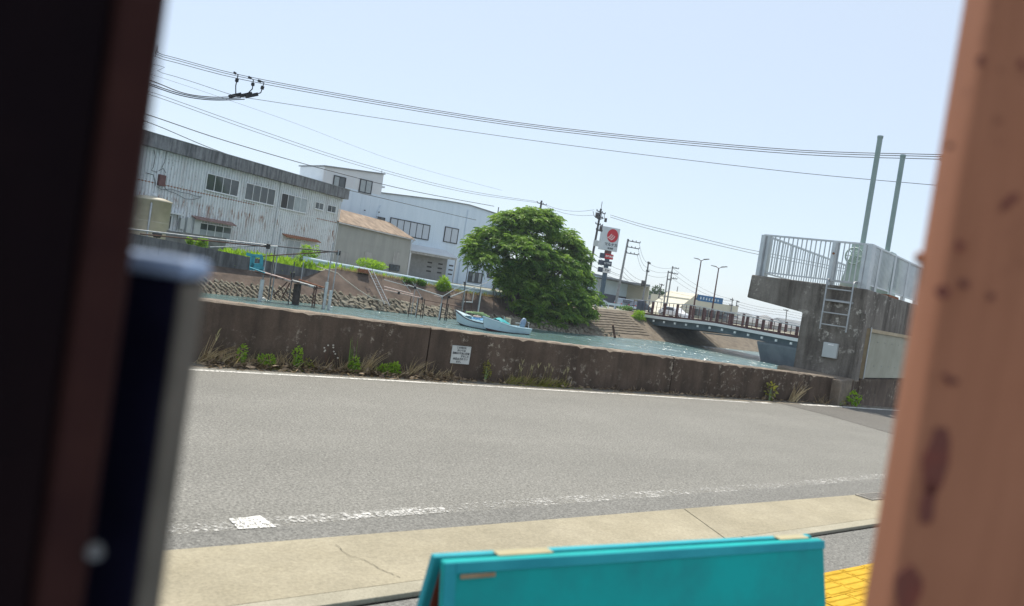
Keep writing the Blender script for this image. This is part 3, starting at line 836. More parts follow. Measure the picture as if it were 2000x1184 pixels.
def cable(pts, rad=.02):
    q = [WA.hit(*p) for p in z1_(*pts)]; MB().tube([(a,-.16,b_) for a, b_ in q], rad, 5).build('cable', M['wire'], wh)
cable([(250,490),(290,515),(360,510),(440,535),(500,545),(560,565),(600,570)]); cable([(300,480),(330,520),(400,545),(470,585),(530,590),(590,575)])
cable([(230,210),(240,260),(225,340),(210,365),(245,380),(300,350),(320,385)],.025); cable([(325,225),(312,300),(290,345)],.02)
cable([(170,385),(225,400),(240,460),(240,540)],.03); cable([(345,690),(410,705),(415,760),(400,830)],.02)
q = [WA.hit(*p) for p in z1_((318,275),(520,320),(532,335),(520,400))]; MB().tube([(a,-.07,b_) for a, b_ in q], .02, 5).build('conduit', M['grey_metal'], wh)

# ---- water tank and block wall in front of it
tc = atY(*z1_((205,740))[0], 71.0)
tk = thing('water_tank', 'cream cylindrical water tank with a domed lid left of the warehouse', 'tank', (tc.x,tc.y,.2))
zt = atY(*z1_((215,585))[0], 71.0).z; rT = 1.55
MB().lathe([(rT,0),(rT,zt-.35),(rT+.06,zt-.35),(rT+.06,zt-.25),(rT*.6,zt-.02),(0,zt+.05)], n=32).build('shell', M['tank'], tk)
MB().lathe([(.0,.0),(.16,.0),(.2,.15),(.14,.28),(0,.32)], (.1,-.2,zt+.0), 12).build('lid_knob', M['white_wall2'], tk)
MB().tube([(-.2,-rT-.12,0),(-.2,-rT-.12,zt-.7),(-.2,-rT-.02,zt-.6)], .08, 8).build('inlet_pipe', M['grey_metal'], tk)
for z in (.9, 2.0): MB().lathe([(rT+.015,z),(rT+.015,z+.07)], n=32).build('hoop', M['tank'], tk)
bw = thing('block_wall', 'low dark block wall in front of the warehouse door', 'wall', (0,0,0))
p, q = atY(*z1_((330,828))[0], 70.2), atY(*z1_((800,888))[0], 70.8)
MB().hexa([(p.x,p.y,-.3),(q.x,q.y,-.3),(q.x,q.y+.2,-.3),(p.x,p.y+.2,-.3)],[(p.x,p.y,p.z),(q.x,q.y,q.z),(q.x,q.y+.2,q.z),(p.x,p.y+.2,p.z)]).build('wall_body', M['block'], bw)
# maroon shed at the far left edge
mh = thing('maroon_shed', 'dark maroon shed beside the cream tank, mostly behind the left post', 'shed', (0,0,0))
p = atY(296,372,75.0); 
MB().box(p.x-6,p.x,75,80,-.2,p.z+.6).build('shed_wall', M['maroon_box'], mh)
MB().box(p.x-6.2,p.x+.25,74.7,80.2,p.z+.6,p.z+.8).build('roof', M['far_roof'], mh)
for k in range(2): MB().tube([(p.x+.35+.45*k,74.8,-.2),(p.x+.35+.45*k,74.8,p.z-.3*k)], .09, 8).build('pipe', M['white_wall2'], mh)

# ---- grey shed with brown roof
SP = Plane((30.6,87.7),(45.7,99.9))
sh_ = thing('grey_shed', 'grey corrugated shed with a brown slate roof between warehouse and white building', 'shed', (SP.a.x,SP.a.y,0), SP.rz)
sa = SP.hit(655,450)[0]; sb = SP.hit(*z2_((800,720))[0])[0]; ze = (SP.hit(*z2_((250,572))[0])[1]+SP.hit(*z2_((810,705))[0])[1])/2
zr = SP.hit(*z2_((262,478))[0], 4.0)[1]
MB().box(sa,sb,.03,8,-.4,ze).build('core', M['shed'], sh_)
for k in range(3):
    zA, zB = -.4+(ze+.4)*k/3, -.4+(ze+.4)*(k+1)/3
    corrugated(sa,sb,zA+.01,zB-.01,.16,.02,.004*k).build('siding', M['shed'], sh_)
MB().add([(sa-.2,-.35,ze),(sb+.35,-.35,ze),(sb+.35,4,zr),(sa-.2,4,zr),(sb+.35,8.4,ze),(sa-.2,8.4,ze)],[(0,1,2,3),(3,2,4,5)]).build('roof', M['roof_brown'], sh_)
o = LAST[0]; sol = o.modifiers.new('solid','SOLIDIFY'); sol.thickness = .12; sol.offset = 1
MB().prism([(sb,0,ze-.2),(sb,8,ze-.2),(sb,4,zr)],(-.05,0,0)).build('gable', M['shed'], sh_)
MB().tube([(sa-.2,-.42,ze-.03),(sb+.4,-.42,ze-.03)], .07, 8).build('gutter', M['grey_metal'], sh_)
MB().tube([(sb+.2,-.42,ze-.03),(sb-.02,-.12,ze-.5),(sb-.02,-.12,-.2)], .06, 8).build('downpipe', M['white_wall2'], sh_)
r = SP.rect(z2_((632,888),(706,902),(702,922),(628,908))); window(sh_, (r[0],r[1],r[2]-.5,r[3]), 3, M['frame_black'], gl_, sill=False)
for px in (290, 470, 690):
    r = SP.hit(*z2_((px,800))[0]); MB().box(r[0]-.9,r[0]+.9,-.06,-.03,-.3,r[1]).build('repair_panel', M['grey_con'], sh_)

# ---- white two-storey building
WB = Plane((44.0,104.4),(50.9,105.9))
wb = thing('white_building', 'white metal-clad two-storey building with a raised box on its roof', 'building', (WB.a.x,WB.a.y,0), WB.rz)
def wbp(x, y): return WB.hit(*z2_((x,y))[0])
pA, pB = wbp(135,140), wbp(590,200); pC, pD, pE, pF = wbp(570,345), wbp(1060,405), wbp(1245,438), wbp(1500,520)
sL, sC, sRr = pA[0], (pB[0]+pC[0])/2, wbp(1545,900)[0]
zr_end = pF[1]-(sRr-pF[0])*(pE[1]-pF[1])/(pF[0]-pE[0])
DB = 14.0
MB().prism([(sL-6,0,-.4),(sRr,0,-.4),(sRr,0,zr_end),(pE[0],0,pE[1]),(pD[0],0,pD[1]),(sC,0,pC[1]),(sL-6,0,pC[1]-.5)],(0,DB,0)).build('body', M['white_wall'], wb)
MB().prism([(sL,-.004,pC[1]-.3),(sC,-.004,pC[1]-.3),(sC,-.004,pB[1]),(sL,-.004,pA[1])],(0,6.5,0)).build('roof_box', M['white_wall2'], wb)
MB().prism([(sL-.15,-.2,pA[1]+.0),(sC+.15,-.2,pB[1]+.0),(sC+.15,-.2,pB[1]+.16),(sL-.15,-.2,pA[1]+.16)],(0,7,0)).build('upper_roof', M['far_roof'], wb)
MB().prism([(sC+.05,-.2,pC[1]),(pD[0],-.2,pD[1]),(pE[0],-.2,pE[1]),(sRr+.2,-.2,zr_end),(sRr+.2,-.2,zr_end+.15),(pE[0],-.2,pE[1]+.15),(pD[0],-.2,pD[1]+.15),(sC+.05,-.2,pC[1]+.15)],(0,DB+.4,0)).build('main_roof', M['far_roof'], wb)
for k in range(int((sRr-sL)/1.5)):       # standing seams of the cladding
    s = sL+1.5*k+.4
    zt_s = pA[1]-.1 if s < sC else (pC[1]+(pE[1]-pC[1])*(s-sC)/(pE[0]-sC) if s < pE[0] else pE[1]+(zr_end-pE[1])*(s-pE[0])/(sRr-pE[0]))
    MB().box(s-.012,s+.012,-.012,.0,-.3,zt_s-.02).build('seam', M['white_wall'], wb)
MB().box(sC,sC+2.2,2.5,4,pB[1]-1.6,pB[1]-1.35).build('roof_vent', M['white_wall2'], wb)
MB().tube([(sC+.6,1.5,pC[1]),(sC+.6,1.5,pB[1]+.7)], .05, 6).build('aerial', M['grey_metal'], wb)
fbk = M['frame_black']
def wbw(pts, panes, gms): window(wb, WB.rect(z2_(*pts)), panes, fbk, gl_, y=-.06, fw=.13, sill=False, gms=gms)
wbw(((205,210),(300,221),(285,321),(190,308)), 2, [gp_,gl_]); wbw(((408,236),(505,249),(488,351),(393,339)), 2, [gp_,gp_])
r = WB.rect(z2_((640,540),(948,583),(932,703),(622,660))); window(wb, r, 6, fbk, bl_, y=-.06, fw=.13, sill=False)
wbw(((1062,603),(1168,618),(1150,737),(1045,720)), 2, [bl_,bl_])
r = WB.rect(z2_((530,522),(597,535),(590,610),(523,597))); window(wb, r, 2, fbk, gl_, y=-.06, fw=.13, sill=False)
wbw(((1245,944),(1348,965),(1335,1045),(1235,1025)), 4, [gl_,gp_,gl_,gp_]); wbw(((1393,933),(1488,955),(1475,1013),(1383,991)), 3, [gl_,bl_,gl_])
for x in (1235,):
    s = wbp(x-40, 760)[0]; MB().tube([(s,-.14,-.2),(s,-.14,pE[1]-.8)], .075, 8).build('downpipe', M['white_wall'], wb)
s1_, zz1 = wbp(565,440); MB().tube([(s1_,-.14,zz1),(s1_-.4,-.14,zz1-.8),(s1_-.45,-.14,0)], .06, 8).build('downpipe', M['white_wall'], wb)
for x, y in ((440,480),(550,495)):
    s, z = wbp(x, y); MB().lathe([(.0,0),(.11,0),(.09,.12),(0,.14)], (s,-.12,z), 8).build('wall_lamp', M['black'], wb)
# lean-to canopy over the shutter
ca = WB.hit(*z2_((800,775))[0], -3.0); cb_ = WB.hit(*z2_((1160,862))[0], -3.0); zc = (ca[1]+cb_[1])/2
b = MB(); n = 40; vs = []
for k in range(n*2+1):
    s = ca[0]+(cb_[0]-ca[0])*k/(2*n); w = .09*(k%2); vs += [(s,-3.0,zc+w),(s,0,zc+1.0+w)]
b.add(vs, [(2*i,2*i+2,2*i+3,2*i+1) for i in range(2*n)]); b.build('canopy', M['white_wall2'], wb)
o = LAST[0]; sol = o.modifiers.new('solid','SOLIDIFY'); sol.thickness = .04
MB().box(ca[0]+.1,cb_[0]-.1,-2.9,-2.75,zc-.32,zc-.02).build('canopy_beam', M['grey_con'], wb)
for s in (ca[0]+.15, cb_[0]-.15): MB().box(s-.1,s+.1,-2.92,-2.72,-.3,zc-.32).build('canopy_post', M['white_wall2'], wb)
M['shutter'] = mk('shutter_grey', (.24,.245,.24), (.30,.305,.30), 2, .6)
MB().box(ca[0]+.25,cb_[0]-.25,-.9,-.02,-.3,zc-.25).build('shutter', M['shutter'], wb)
for i in range(3):
    for j in range(3):
        s, z = WB.hit(*z2_((945+82*j-5*i, 880+12*j+33*i))[0], -.9)
        MB().box(s-.42,s+.42,-.94,-.90,z-.11,z+.11).build('vent_slot', M['black'], wb)

# ================================================================ guardrail, bank planting
gd_px = [(604,503),(640,510),(700,521),(760,532),(800,539),(840,547),(900,557.5),(960,568),(990,573.5),(1060,586)]
gpts = [atY(px, py, 69.6+.03*k) for k, (px, py) in enumerate(gd_px)]
gx = [p.x for p in gpts]; gzv = [p.z for p in gpts]
gr_ = thing('guardrail', 'pale blue steel guardrail along the top of the far bank', 'guardrail', (0,0,0))
def grz(x): return lerp_tab(list(zip(gx, gzv)), x)
x = gx[0]; k = 0; GX = []
while x < gx[-1]: GX.append(x); x += 1.45
for a, c in zip(GX, GX[1:]):
    prof = [(0,.0),(-.05,-.03),(-.09,-.07),(-.09,-.12),(-.03,-.17),(-.03,-.21),(-.09,-.26),(-.09,-.31),(-.05,-.35),(0,-.38)]
    vs = [(xx, 69.75+dy, grz(xx)+dz*1.5) for xx in (a, c) for dy, dz in prof]; n = len(prof)
    o = MB().add(vs, [(i,n+i,n+i+1,i+1) for i in range(n-1)]).build('beam', M['guard'], gr_)
    sol = o.modifiers.new('solid','SOLIDIFY'); sol.thickness = .02
for a in GX:
    MB().tube([(a,69.86,grz(a)-1.15),(a,69.86,grz(a)+.02)], .07, 8).build('post', M['guard'], gr_)
    MB().box(a-.05,a+.05,69.70,69.80,grz(a)-.42,grz(a)-.12).build('bracket', M['guard'], gr_)
MB().box(GX[0]-.55,GX[0]-.0,69.62,69.68,grz(GX[0])-.42,grz(GX[0])+.04).build('end_plate', M['guard'], gr_)

def plant(name, label, cat, loc, lobes, nleaf, ln, wd, mat, stems=5, group=None, droop=.2, part='foliage', stem_mat=None):
    """leafy shrub: lobes [(cx,cy,cz,rx,ry,rz)] relative to loc"""
    t = thing(name, label, cat, loc, 0, group)
    P, D, T = [], [], []
    vol = np.array([l[3]*l[4]*l[5] for l in lobes])**.67; cnt = (nleaf*vol/vol.sum()).astype(int)
    for l, c in zip(lobes, cnt):
        u = unit(RNG.normal(size=(c,3))); r = RNG.uniform(.45,1.05,size=(c,1))**.7
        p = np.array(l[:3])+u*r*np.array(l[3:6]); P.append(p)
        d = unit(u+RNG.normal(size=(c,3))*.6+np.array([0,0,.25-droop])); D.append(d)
        T.append(np.clip(.35+.35*u[:,2]+RNG.normal(size=c)*.22, 0, 1))  # light from above put into the tone: upper leaves paler, plus scatter
    P = np.concatenate(P); D = np.concatenate(D); T = np.concatenate(T); n = len(P)
    V, F, T = leaflets(P, D, ln*RNG.uniform(.6,1.3,n), wd*RNG.uniform(.6,1.3,n), T)
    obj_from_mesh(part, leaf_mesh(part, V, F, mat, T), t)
    b = MB()
    for k in range(stems):
        l = lobes[k%len(lobes)]; e = Vector(l[:3])+Vector((random.uniform(-.3,.3)*l[3],random.uniform(-.3,.3)*l[4],.2*l[5]))
        o_ = Vector((random.uniform(-.15,.15)*l[3], random.uniform(-.15,.15)*l[4], -.05))
        m_ = o_.lerp(e,.5)+Vector((random.uniform(-.1,.1)*l[3],0,0)); w = max(.006, l[5]*.02)
        MB().tube([o_, m_, e], [w, w*.8, w*.4], 5).build('stem', stem_mat or M['bark'], t)
    return t
# light green shrubs along the bank (pixel position, distance, size)
def bank_bush(px, py, Y, rx, rz, lab, mat, nleaf=900, ln=.22, wd=.11, group='shrubs along the far bank'):
    c = atY(px, py, Y); lob = [(random.uniform(-.8,.8)*rx, random.uniform(-.4,.4)*rx, rz*random.uniform(.0,1.2), rx*random.uniform(.22,.5), rx*random.uniform(.2,.45), rz*random.uniform(.25,.6)) for _ in range(9)]+[(0,0,rz*.6,rx*.7,rx*.5,rz*.6)]
    plant('shrub', lab, 'shrub', (c.x,c.y,c.z-rz), lob, nleaf, ln, wd, mat, 4, group)
bank_bush(397,470,69.3,.5,.45,'small bright shrub above the parapet below the four-pane lower window', M['leaf_light'],500)
bank_bush(371,468,69.3,.28,.3,'tiny bright shrub beside the low block wall', M['leaf_light'],260)
bank_bush(603,492,70.6,1.15,1.15,'round light green shrub under the rusty window hood', M['leaf_light'],1300)
bank_bush(722,511,71.2,1.6,.6,'wide light green shrub behind the guardrail before the grey shed', M['leaf_light'],1200)
bank_bush(868,548,68.9,.75,.75,'bright feathery shrub on the bank under the canopy', M['leaf_light'],900,.32)
bank_bush(795,546,69.0,.8,.35,'low green shrub on the bank below the guardrail, left of the feathery shrub', M['leaf_mid'],700)
bank_bush(825,549,69.0,.5,.35,'small green clump on the bank touching the feathery shrub', M['leaf_mid'],500)
bank_bush(1248,612,74.0,1.1,.95,'light green shrub growing at the end of the bridge', M['leaf_light'],1200)
bank_bush(1225,600,78,1.2,.5,'low olive shrub behind the guardrail near the bridge', M['leaf_mid'],500)

# grass on top of the bank, nobody could count it
def grass(name, label, pts, h, w, mat, tone=(.2,.9)):
    P = np.array(pts); n = len(P)
    D = unit(np.stack([RNG.normal(size=n)*.35, RNG.normal(size=n)*.35, np.ones(n)],1)); hh = h*RNG.uniform(.5,1.3,n)
    V, F, T = leaflets(P, D, hh, w*RNG.uniform(.7,1.3,n), RNG.uniform(*tone,n))
    o = stuff(obj_from_mesh(name, leaf_mesh(name, V, F, mat, T))); return tag(o, label, 'grass')
pts = []
for k in range(9000):
    x = random.uniform(9,58); y = ty(x)+random.uniform(.1,5.5)
    if x < 23 or random.random() < .8: pts.append((x, y, (gz(x,0)*(1-min(1,(y-ty(x))/4))+.12*min(1,(y-ty(x))/4))-.02))
grass('bank_grass', 'bright green grass along the top of the far bank', pts, .42, .10, M['leaf_light'])
pts = []
for k in range(2200):
    x = random.uniform(12,27); y = random.uniform(68.6,72.5); pts.append((x, y, .05+.55*random.random()*(x>14)))
grass('weed_mound', 'tall bright weeds in front of the warehouse', pts, .55, .14, M['leaf_light'])
pts = []
for k in range(1500):
    x = random.uniform(24,44); y = ty(x)+random.uniform(-.25,.25); pts.append((x, y, tz(x)-.05))
grass('dry_verge', 'dry straw-coloured grass fringe on the bank edge', pts, .3, .06, M['leaf_dry'])

# ================================================================ jetties of scaffold pipe in the river
def jetty(name, label, Y):
    t = thing(name, label, 'jetty', (0,0,0)); return t
def pl(parent, name, a, c, r, mat, Y, Y2=None):
    p = atY(*a, Y); q = atY(*c, Y2 or Y); return MB().tube([p, q], r, 8).build(name, mat, parent)
J = lambda x, y: (480+x/7.895, 470+y/7.895)
sp_, wp_, pk_ = M['steel_pipe'], M['white_pipe'], M['pink_pipe']
j1 = jetty('scaffold_jetty', 'scaffold pipe jetty with a gangway below the warehouse', 61)
def post(parent, top, bot, r, mat, Y, name='upright'):
    """an upright whose foot goes under water"""
    p = atY(*top, Y); q = atY(*bot, Y); s = (p+q)/2
    return MB().tube([(s.x+(p.x-q.x)*.15,Y,p.z),(s.x-(p.x-q.x)*.15,Y,min(q.z, WATER_Z-.6))], r, 8).build(name, mat, parent)
post(j1, J(352,10), J(262,600), .045, sp_, 60.6)
post(j1, J(252,600), J(225,905), .16, wp_, 60.5, 'float_pile')
post(j1, (548.5,446), J(450,520), .05, sp_, 62.0)
post(j1, J(762,328), J(650,950), .045, M['pole_dark'], 60.2)
post(j1, J(897,332), J(845,600), .045, sp_, 61.6)
post(j1, (651,474), J(1275,560), .05, sp_, 61.5)
post(j1, J(1445,140), J(1320,800), .05, sp_, 60.2)
post(j1, J(440,90), J(415,560), .04, M['pole_dark'], 62.2)
post(j1, J(795,670), J(775,970), .30, M['pile'], 60.8, 'timber_pile')
for a, c in (((1058,700),(1030,1010)),((1090,690),(1062,1010))): post(j1, J(*a), J(*c), .055, M['rust_dark'], 60.0, 'pile')
post(j1, J(1250,640), J(1210,1030), .13, wp_, 59.8, 'float_pile'); post(j1, J(1312,768), J(1285,1030), .13, wp_, 59.6, 'float_pile')
post(j1, J(1215,720), J(1190,1030), .05, M['pile'], 59.9, 'pile')
for a, c in (((640,640),(425,850)),((680,655),(555,890)),((745,520),(690,610))): pl(j1, 'brace', J(*a), J(*c), .05, M['rust_dark'], 60.6)
pl(j1, 'handrail', (250,447), J(340,72), .05, sp_, 62.0, 60.7); pl(j1, 'handrail', J(345,75), J(1450,185), .05, M['pole_dark'], 60.6, 60.2)
pl(j1, 'handrail', (273,457), J(330,95), .05, M['rust_dark'], 61.5, 60.7); pl(j1, 'handrail', (410,483), J(360,80), .05, sp_, 62.2, 60.7)
pl(j1, 'handrail', J(260,240), J(1450,165), .045, M['rust_dark'], 61.8, 60.3); pl(j1, 'handrail', J(380,90), J(490,95), .07, wp_, 60.5)
for (a, c, m_, r) in (((140,455),(700,625),pk_,.09),((300,500),(690,610),M['rust'],.06),((715,620),(1075,720),wp_,.10),((1040,715),(1225,745),pk_,.10),((815,600),(1225,735),M['rust'],.06),((60,415),(300,500),M['turq'],.05)):
    pl(j1, 'gangway_pipe', J(*a), J(*c), r, m_, 60.6, 60.2)
for k in range(9):
    a = J(160+k*118, 462+k*31); c = J(240+k*112, 470+k*29)
    p = atY(*a, 60.4); MB().box(-.42,.42,-.5,.5,0,.05).build('deck_plank', M['rust_dark'], j1).location = p+Vector((0,.3,-.12))
for p_ in (J(345,90), J(725,530), J(1075,720), J(1430,190)):
    p = atY(*p_, 60.45); MB().box(-.14,.14,-.14,.14,-.2,.2).build('clamp', M['black'], j1, .05).location = p
# turquoise plastic crate ladder hung on the jetty
bk = thing('plastic_frame', 'turquoise plastic frame hanging from the parapet at the jetty', 'frame', (0,0,0))
def tq(a, c, w=.12): p = atY(*J(*a), 62.6); q = atY(*J(*c), 62.6); MB().bar(p, q, w, .25).build('bar', M['turq'], bk)
for a, c in (((125,235),(255,240)),((120,240),(95,400)),((245,245),(240,390)),((70,400),(260,425)),((90,375),(250,375)),((85,455),(245,465)),((80,400),(85,460)),((255,400),(245,465)),((10,205),(120,235)),((95,250),(80,460))): tq(a, c)
for k in range(2): post(j1, J(420+40*k,310), J(395-25*k,470+70*k), .02, M['rope'], 62.4, 'rope')
# floats
for px, py, lab in ((514,585,'white float beside the left float pile of the jetty'),(645,601,'white float at the right end of the scaffold jetty'),(1467,715,'white float in the water near the bridge pier')):
    p = atZ(px, py, WATER_Z); o = MB().lathe([(0,-.12),(.16,-.08),(.22,.02),(.15,.13),(0,.18)], n=14).build('mooring_float', M['white_pipe']); o.location = p; tag(o, lab, 'float', 'mooring floats')
    if px > 1400: o.scale = (.6,.6,.6)

K = lambda x, y: (750+x/9.524, 520+y/9.524)
j2 = jetty('pole_jetty', 'ramshackle pole jetty with a thin gangway behind the boats', 62)
for a, c, r, m_ in (((512,560),(450,890),.05,M['pile']),((642,570),(582,900),.05,M['steel_pipe']),((655,570),(607,905),.05,M['rust_dark']),((722,600),(687,910),.05,M['rust_dark']),((748,610),(728,925),.06,M['pile']),
        ((1078,690),(1000,960),.07,wp_),((1085,690),(1040,1000),.07,M['pile']),((1190,585),(1125,1000),.07,M['pile']),((1192,700),(1165,1000),.06,M['pile']),((1495,470),(1445,850),.09,wp_),((1540,430),(1500,840),.05,M['rust_dark']),
        ((1805,450),(1758,835),.09,wp_),((1640,640),(1605,860),.04,M['rust_dark']),((1562,-10),(1505,440),.045,M['pole_dark']),((1864,40),(1795,350),.04,M['pole_dark']),((605,330),(545,530),.035,sp_),((1085,545),(1075,700),.05,sp_)):
    post(j2, K(*a), K(*c), r*.8, m_, 62.2+.3*random.random())
for a, c, r, m_ in (((0,380),(540,525),.075,pk_),((0,435),(690,592),.075,pk_),((440,350),(1090,562),.06,wp_),((1060,582),(1515,308),.045,wp_),((1215,578),(1560,440),.06,wp_),((1560,440),(1935,300),.04,sp_),((1470,318),(1850,390),.07,wp_),
        ((1095,570),(1460,640),.045,M['rust_dark']),((1460,660),(1650,672),.06,wp_),((750,628),(1450,765),.045,M['rust_dark']),((1685,400),(1640,680),.05,wp_),((600,410),(690,570),.035,sp_),((330,250),(500,480),.03,sp_),((530,290),(600,420),.03,sp_),
        ((0,250),(440,370),.035,wp_),((1560,460),(1680,465),.04,wp_),((930,545),(1080,580),.04,pk_),((1075,760),(1290,880),.02,M['rope']),((1500,310),(1500,440),.05,M['pole_dark'])):
    pl(j2, 'rail_pipe', K(*a), K(*c), r*.72, m_, 62.4, 62.2)
for p_ in (K(275,500), K(580,400), K(700,600), K(1210,575), K(1500,315)):
    MB().box(-.09,.09,-.09,.09,-.12,.12).build('clamp', M['black'], j2, .03).location = atY(*p_, 62.25)
# rope from the bank to the water
b = MB(); q = [(618,520),(660,534),(672,545),(700,566),(725,582),(752,590)]
b.tube([atY(x_, y_, 66.0-.3*i) for i, (x_, y_) in enumerate(q)], .045, 6); tag(b.build('mooring_rope', M['rope']), 'pale mooring rope hanging down the bank by the guardrail end', 'rope')
# aluminium ladder on the slope
Lz = lambda x, y: (700+x/4.9325, 480+y/4.9325)
ld = thing('bank_ladder', 'aluminium ladder lying on the sloping far bank', 'ladder', (0,0,0))
A0, A1 = atY(*Lz(78,250), 68.0), atY(*Lz(120,250), 68.0); B0, B1 = atY(*Lz(235,585), 64.6), atY(*Lz(285,600), 64.6)
up = Vector((0,-.25,.25))
MB().bar(A0+up, B0+up, .05, .07).build('rail', M['steel_pipe'], ld); MB().bar(A1+up, B1+up, .05, .07).build('rail', M['steel_pipe'], ld)
for k in range(13):
    f = (k+.5)/13; MB().bar(A0.lerp(B0,f)+up, A1.lerp(B1,f)+up, .035).build('rung', M['steel_pipe'], ld)
p = atY(711,528,68.4); tag(MB().box(-.55,.55,-.3,.3,0,.35).build('rusty_crate', M['rust']), 'flat rusty red box on the bank top beside the ladder', 'box').location = p+Vector((0,0,-.25))
# wooden stake in the river
p = atZ(1201,660,WATER_Z); q = atY(1197,635,p.y)
st = MB().tube([(p.x,p.y,WATER_Z-.8),(p.x,p.y,WATER_Z),(q.x,p.y,q.z)], [.14,.14,.12], 8).build('wooden_stake', M['rust_dark']); tag(st, 'dark wooden stake standing in the water right of the tree', 'stake')
# flood light on a white post at the left parapet
p = atY(307,466,66.2); q = atY(304,452,66.2)
fl_ = thing('flood_lamp', 'black floodlight on a short white post on the left parapet', 'lamp', (p.x,p.y,p.z-1.0))
MB().box(-.1,.1,-.1,.1,-.4,1.0).build('post', M['white_pipe'], fl_); MB().lathe([(0,0),(.25,0),(.38,.3),(.30,.42),(0,.45)], (-.05,-.1,1.05), 14).build('lamp_head', M['black'], fl_)
MB().tube([(-.9,0,.3),(-.3,-.1,.7),(0,-.1,1.1)], .03, 6).build('cable', M['wire'], fl_)

# ================================================================ boats
def boat(label, P, Q, length, hull, bottom, deckmat, fit):
    d = (P-Q); HZ = 1.25; t = thing('fishing_boat', label, 'boat', ((P.x+Q.x)/2,(P.y+Q.y)/2,WATER_Z), math.atan2(d.y,d.x), 'moored boats')
    L = length; ns = 15; rows = []
    for i in range(ns):
        u = i/(ns-1); x = -L/2+L*u
        hb = .86*(1-max(0,(u-.42)/.58)**2.3)*(.93+.07*min(1,u/.2)); hb = max(hb,.02)
        g = .46+.10*u+.52*max(0,u-.35)**1.7*1.6; keel = -.16+.62*max(0,(u-.78)/.22)**2.2; ch = .05+.42*max(0,u-.5)**1.6
        xg = x+.30*max(0,(u-.8)/.2)*.9
        rows.append([(x,0,keel),(x,hb*.45,keel*.5+ch*.35),(x,hb*.82,ch),(x+(xg-x)*.5,hb*.95,(ch+g)/2),(xg,hb,g),(xg,hb*.9,g+.005),(xg,hb*.86,.16+.2*u),(xg,0,.16+.2*u)])
    def skin(cols, name, mat, both=True, parent=t):
        b = MB(); n = len(cols)
        for sgn in (1,-1):
            vs = [(r[c][0],sgn*r[c][1],r[c][2]) for r in rows for c in cols]
            fs = [(i*n+k,(i+1)*n+k,(i+1)*n+k+1,i*n+k+1) for i in range(ns-1) for k in range(n-1)]
            b.add(vs, fs if sgn < 0 else [f[::-1] for f in fs], True)
        return b.build(name, mat, parent)
    skin([0,1,2],'hull_bottom',bottom); skin([2,3,4],'hull_side',hull); rows_all = rows; rows = [r for r in rows_all if r[0][0] < L*.30]; ns = len(rows); skin([4,5,6,7],'interior',deckmat); rows = rows_all; ns = len(rows)
    r0 = rows[0]; MB().quad(*[(r[0],r[1],r[2]) for r in r0[:5]], (r0[4][0],-r0[4][1],r0[4][2]), *[(r[0],-r[1],r[2]) for r in r0[3:0:-1]]).build('transom', hull, t)
    for sgn in (1,-1): MB().tube([(r[4][0],sgn*(r[4][1]+.01),r[4][2]-.05) for r in rows], .04, 6).build('rub_rail', fit['rub'], t)
    fd = [r for r in rows if r[4][0] > L*.18]
    b = MB(); vs = [(r[5][0],s*r[5][1],r[4][2]+.02) for r in fd for s in (1,-1)]
    b.add(vs, [(2*i,2*i+2,2*i+3,2*i+1) for i in range(len(fd)-1)]).build('foredeck', hull, t)
    for xx in (-.3,.5): MB().box(xx,xx+.3,-.72,.72,.36,.40).build('thwart', hull, t)
    t.scale = (1.0, 1.05, HZ)
    return t, rows
Pb, Qb = atZ(944,645,WATER_Z), atZ(1024,652,WATER_Z); Lb = (Pb-Qb).length*1.0
bt, rw = boat('white boat with teal cover and outboard motor, nearest to the wall', Pb, Qb, Lb, M['gel'], M['antifoul'], M['gel_in'], {'rub':M['gel']})
L = Lb
tarp = MB(); vs = []
for i in range(9):
    for j in range(7):
        x_ = L*(.02+.24*i/8); y_ = -.62+1.24*j/6; vs.append((x_,y_,.62+.28*(1-(2*j/6-1)**2)*(1-.5*abs(i/4-1))+random.uniform(-.03,.03)+.1*i/8))
tarp.add(vs, [(i*7+j,(i+1)*7+j,(i+1)*7+j+1,i*7+j+1) for i in range(8) for j in range(6)], True); tarp.build('teal_cover', M['tarp'], bt)
MB().box(L*.0,L*.24,-.60,.60,.3,.6).build('cargo_box', M['tarp'], bt)
MB().box(L*.10,L*.17,-.64,-.60,.45,.56).build('white_cloth', M['white_print'], bt)
MB().box(-.35,-.1,-.25,.25,.2,1.0).build('console', M['tank'], bt, .03); MB().tube([(-.05,-.3,.3),(-.05,-.3,1.05)], .04, 6).build('console_post', M['white_pipe'], bt)
MB().lathe([(0,0),(.16,.02),(.19,.2),(.17,.55),(.10,.68),(0,.70)], n=14).build('engine_cowl', M['engine'], bt)
o = LAST[0]; o.location = (-L*.40,0,.45); o.scale = (1.45,1.2,1.0); o.rotation_euler = (0,R(-24),0)
MB().bar((-L*.42,0,.75),(-L*.485,0,.2),.16,.14).build('engine_leg', M['hull_dark'], bt); MB().bar((-L*.36,0,.72),(-L*.22,.1,.72),.05).build('tiller', M['white_pipe'], bt)
for sy in (-.5,.5): MB().tube([(-L*.47,sy,.45),(-L*.47,sy,.85),(-L*.5,sy*.4,.85)], .03, 6).build('stern_rail', M['white_pipe'], bt)
MB().box(-L*.5,-L*.44,-.7,.7,.40,.46).build('stern_deck', M['gel'], bt); MB().box(-L*.52,-L*.49,.12,.35,.25,.6).build('motor_bracket', M['black'], bt)
Pa, Qa = atZ(893,633,WATER_Z), atZ(960,646,WATER_Z); La = (Pa-Qa).length*1.05
bt2, rw2 = boat('white boat with dark rub rail and blue tarp, moored behind the teal-covered boat', Pa, Qa, La, M['gel'], M['antifoul_b'], M['gel_in'], {'rub':M['hull_dark']})
vs = []
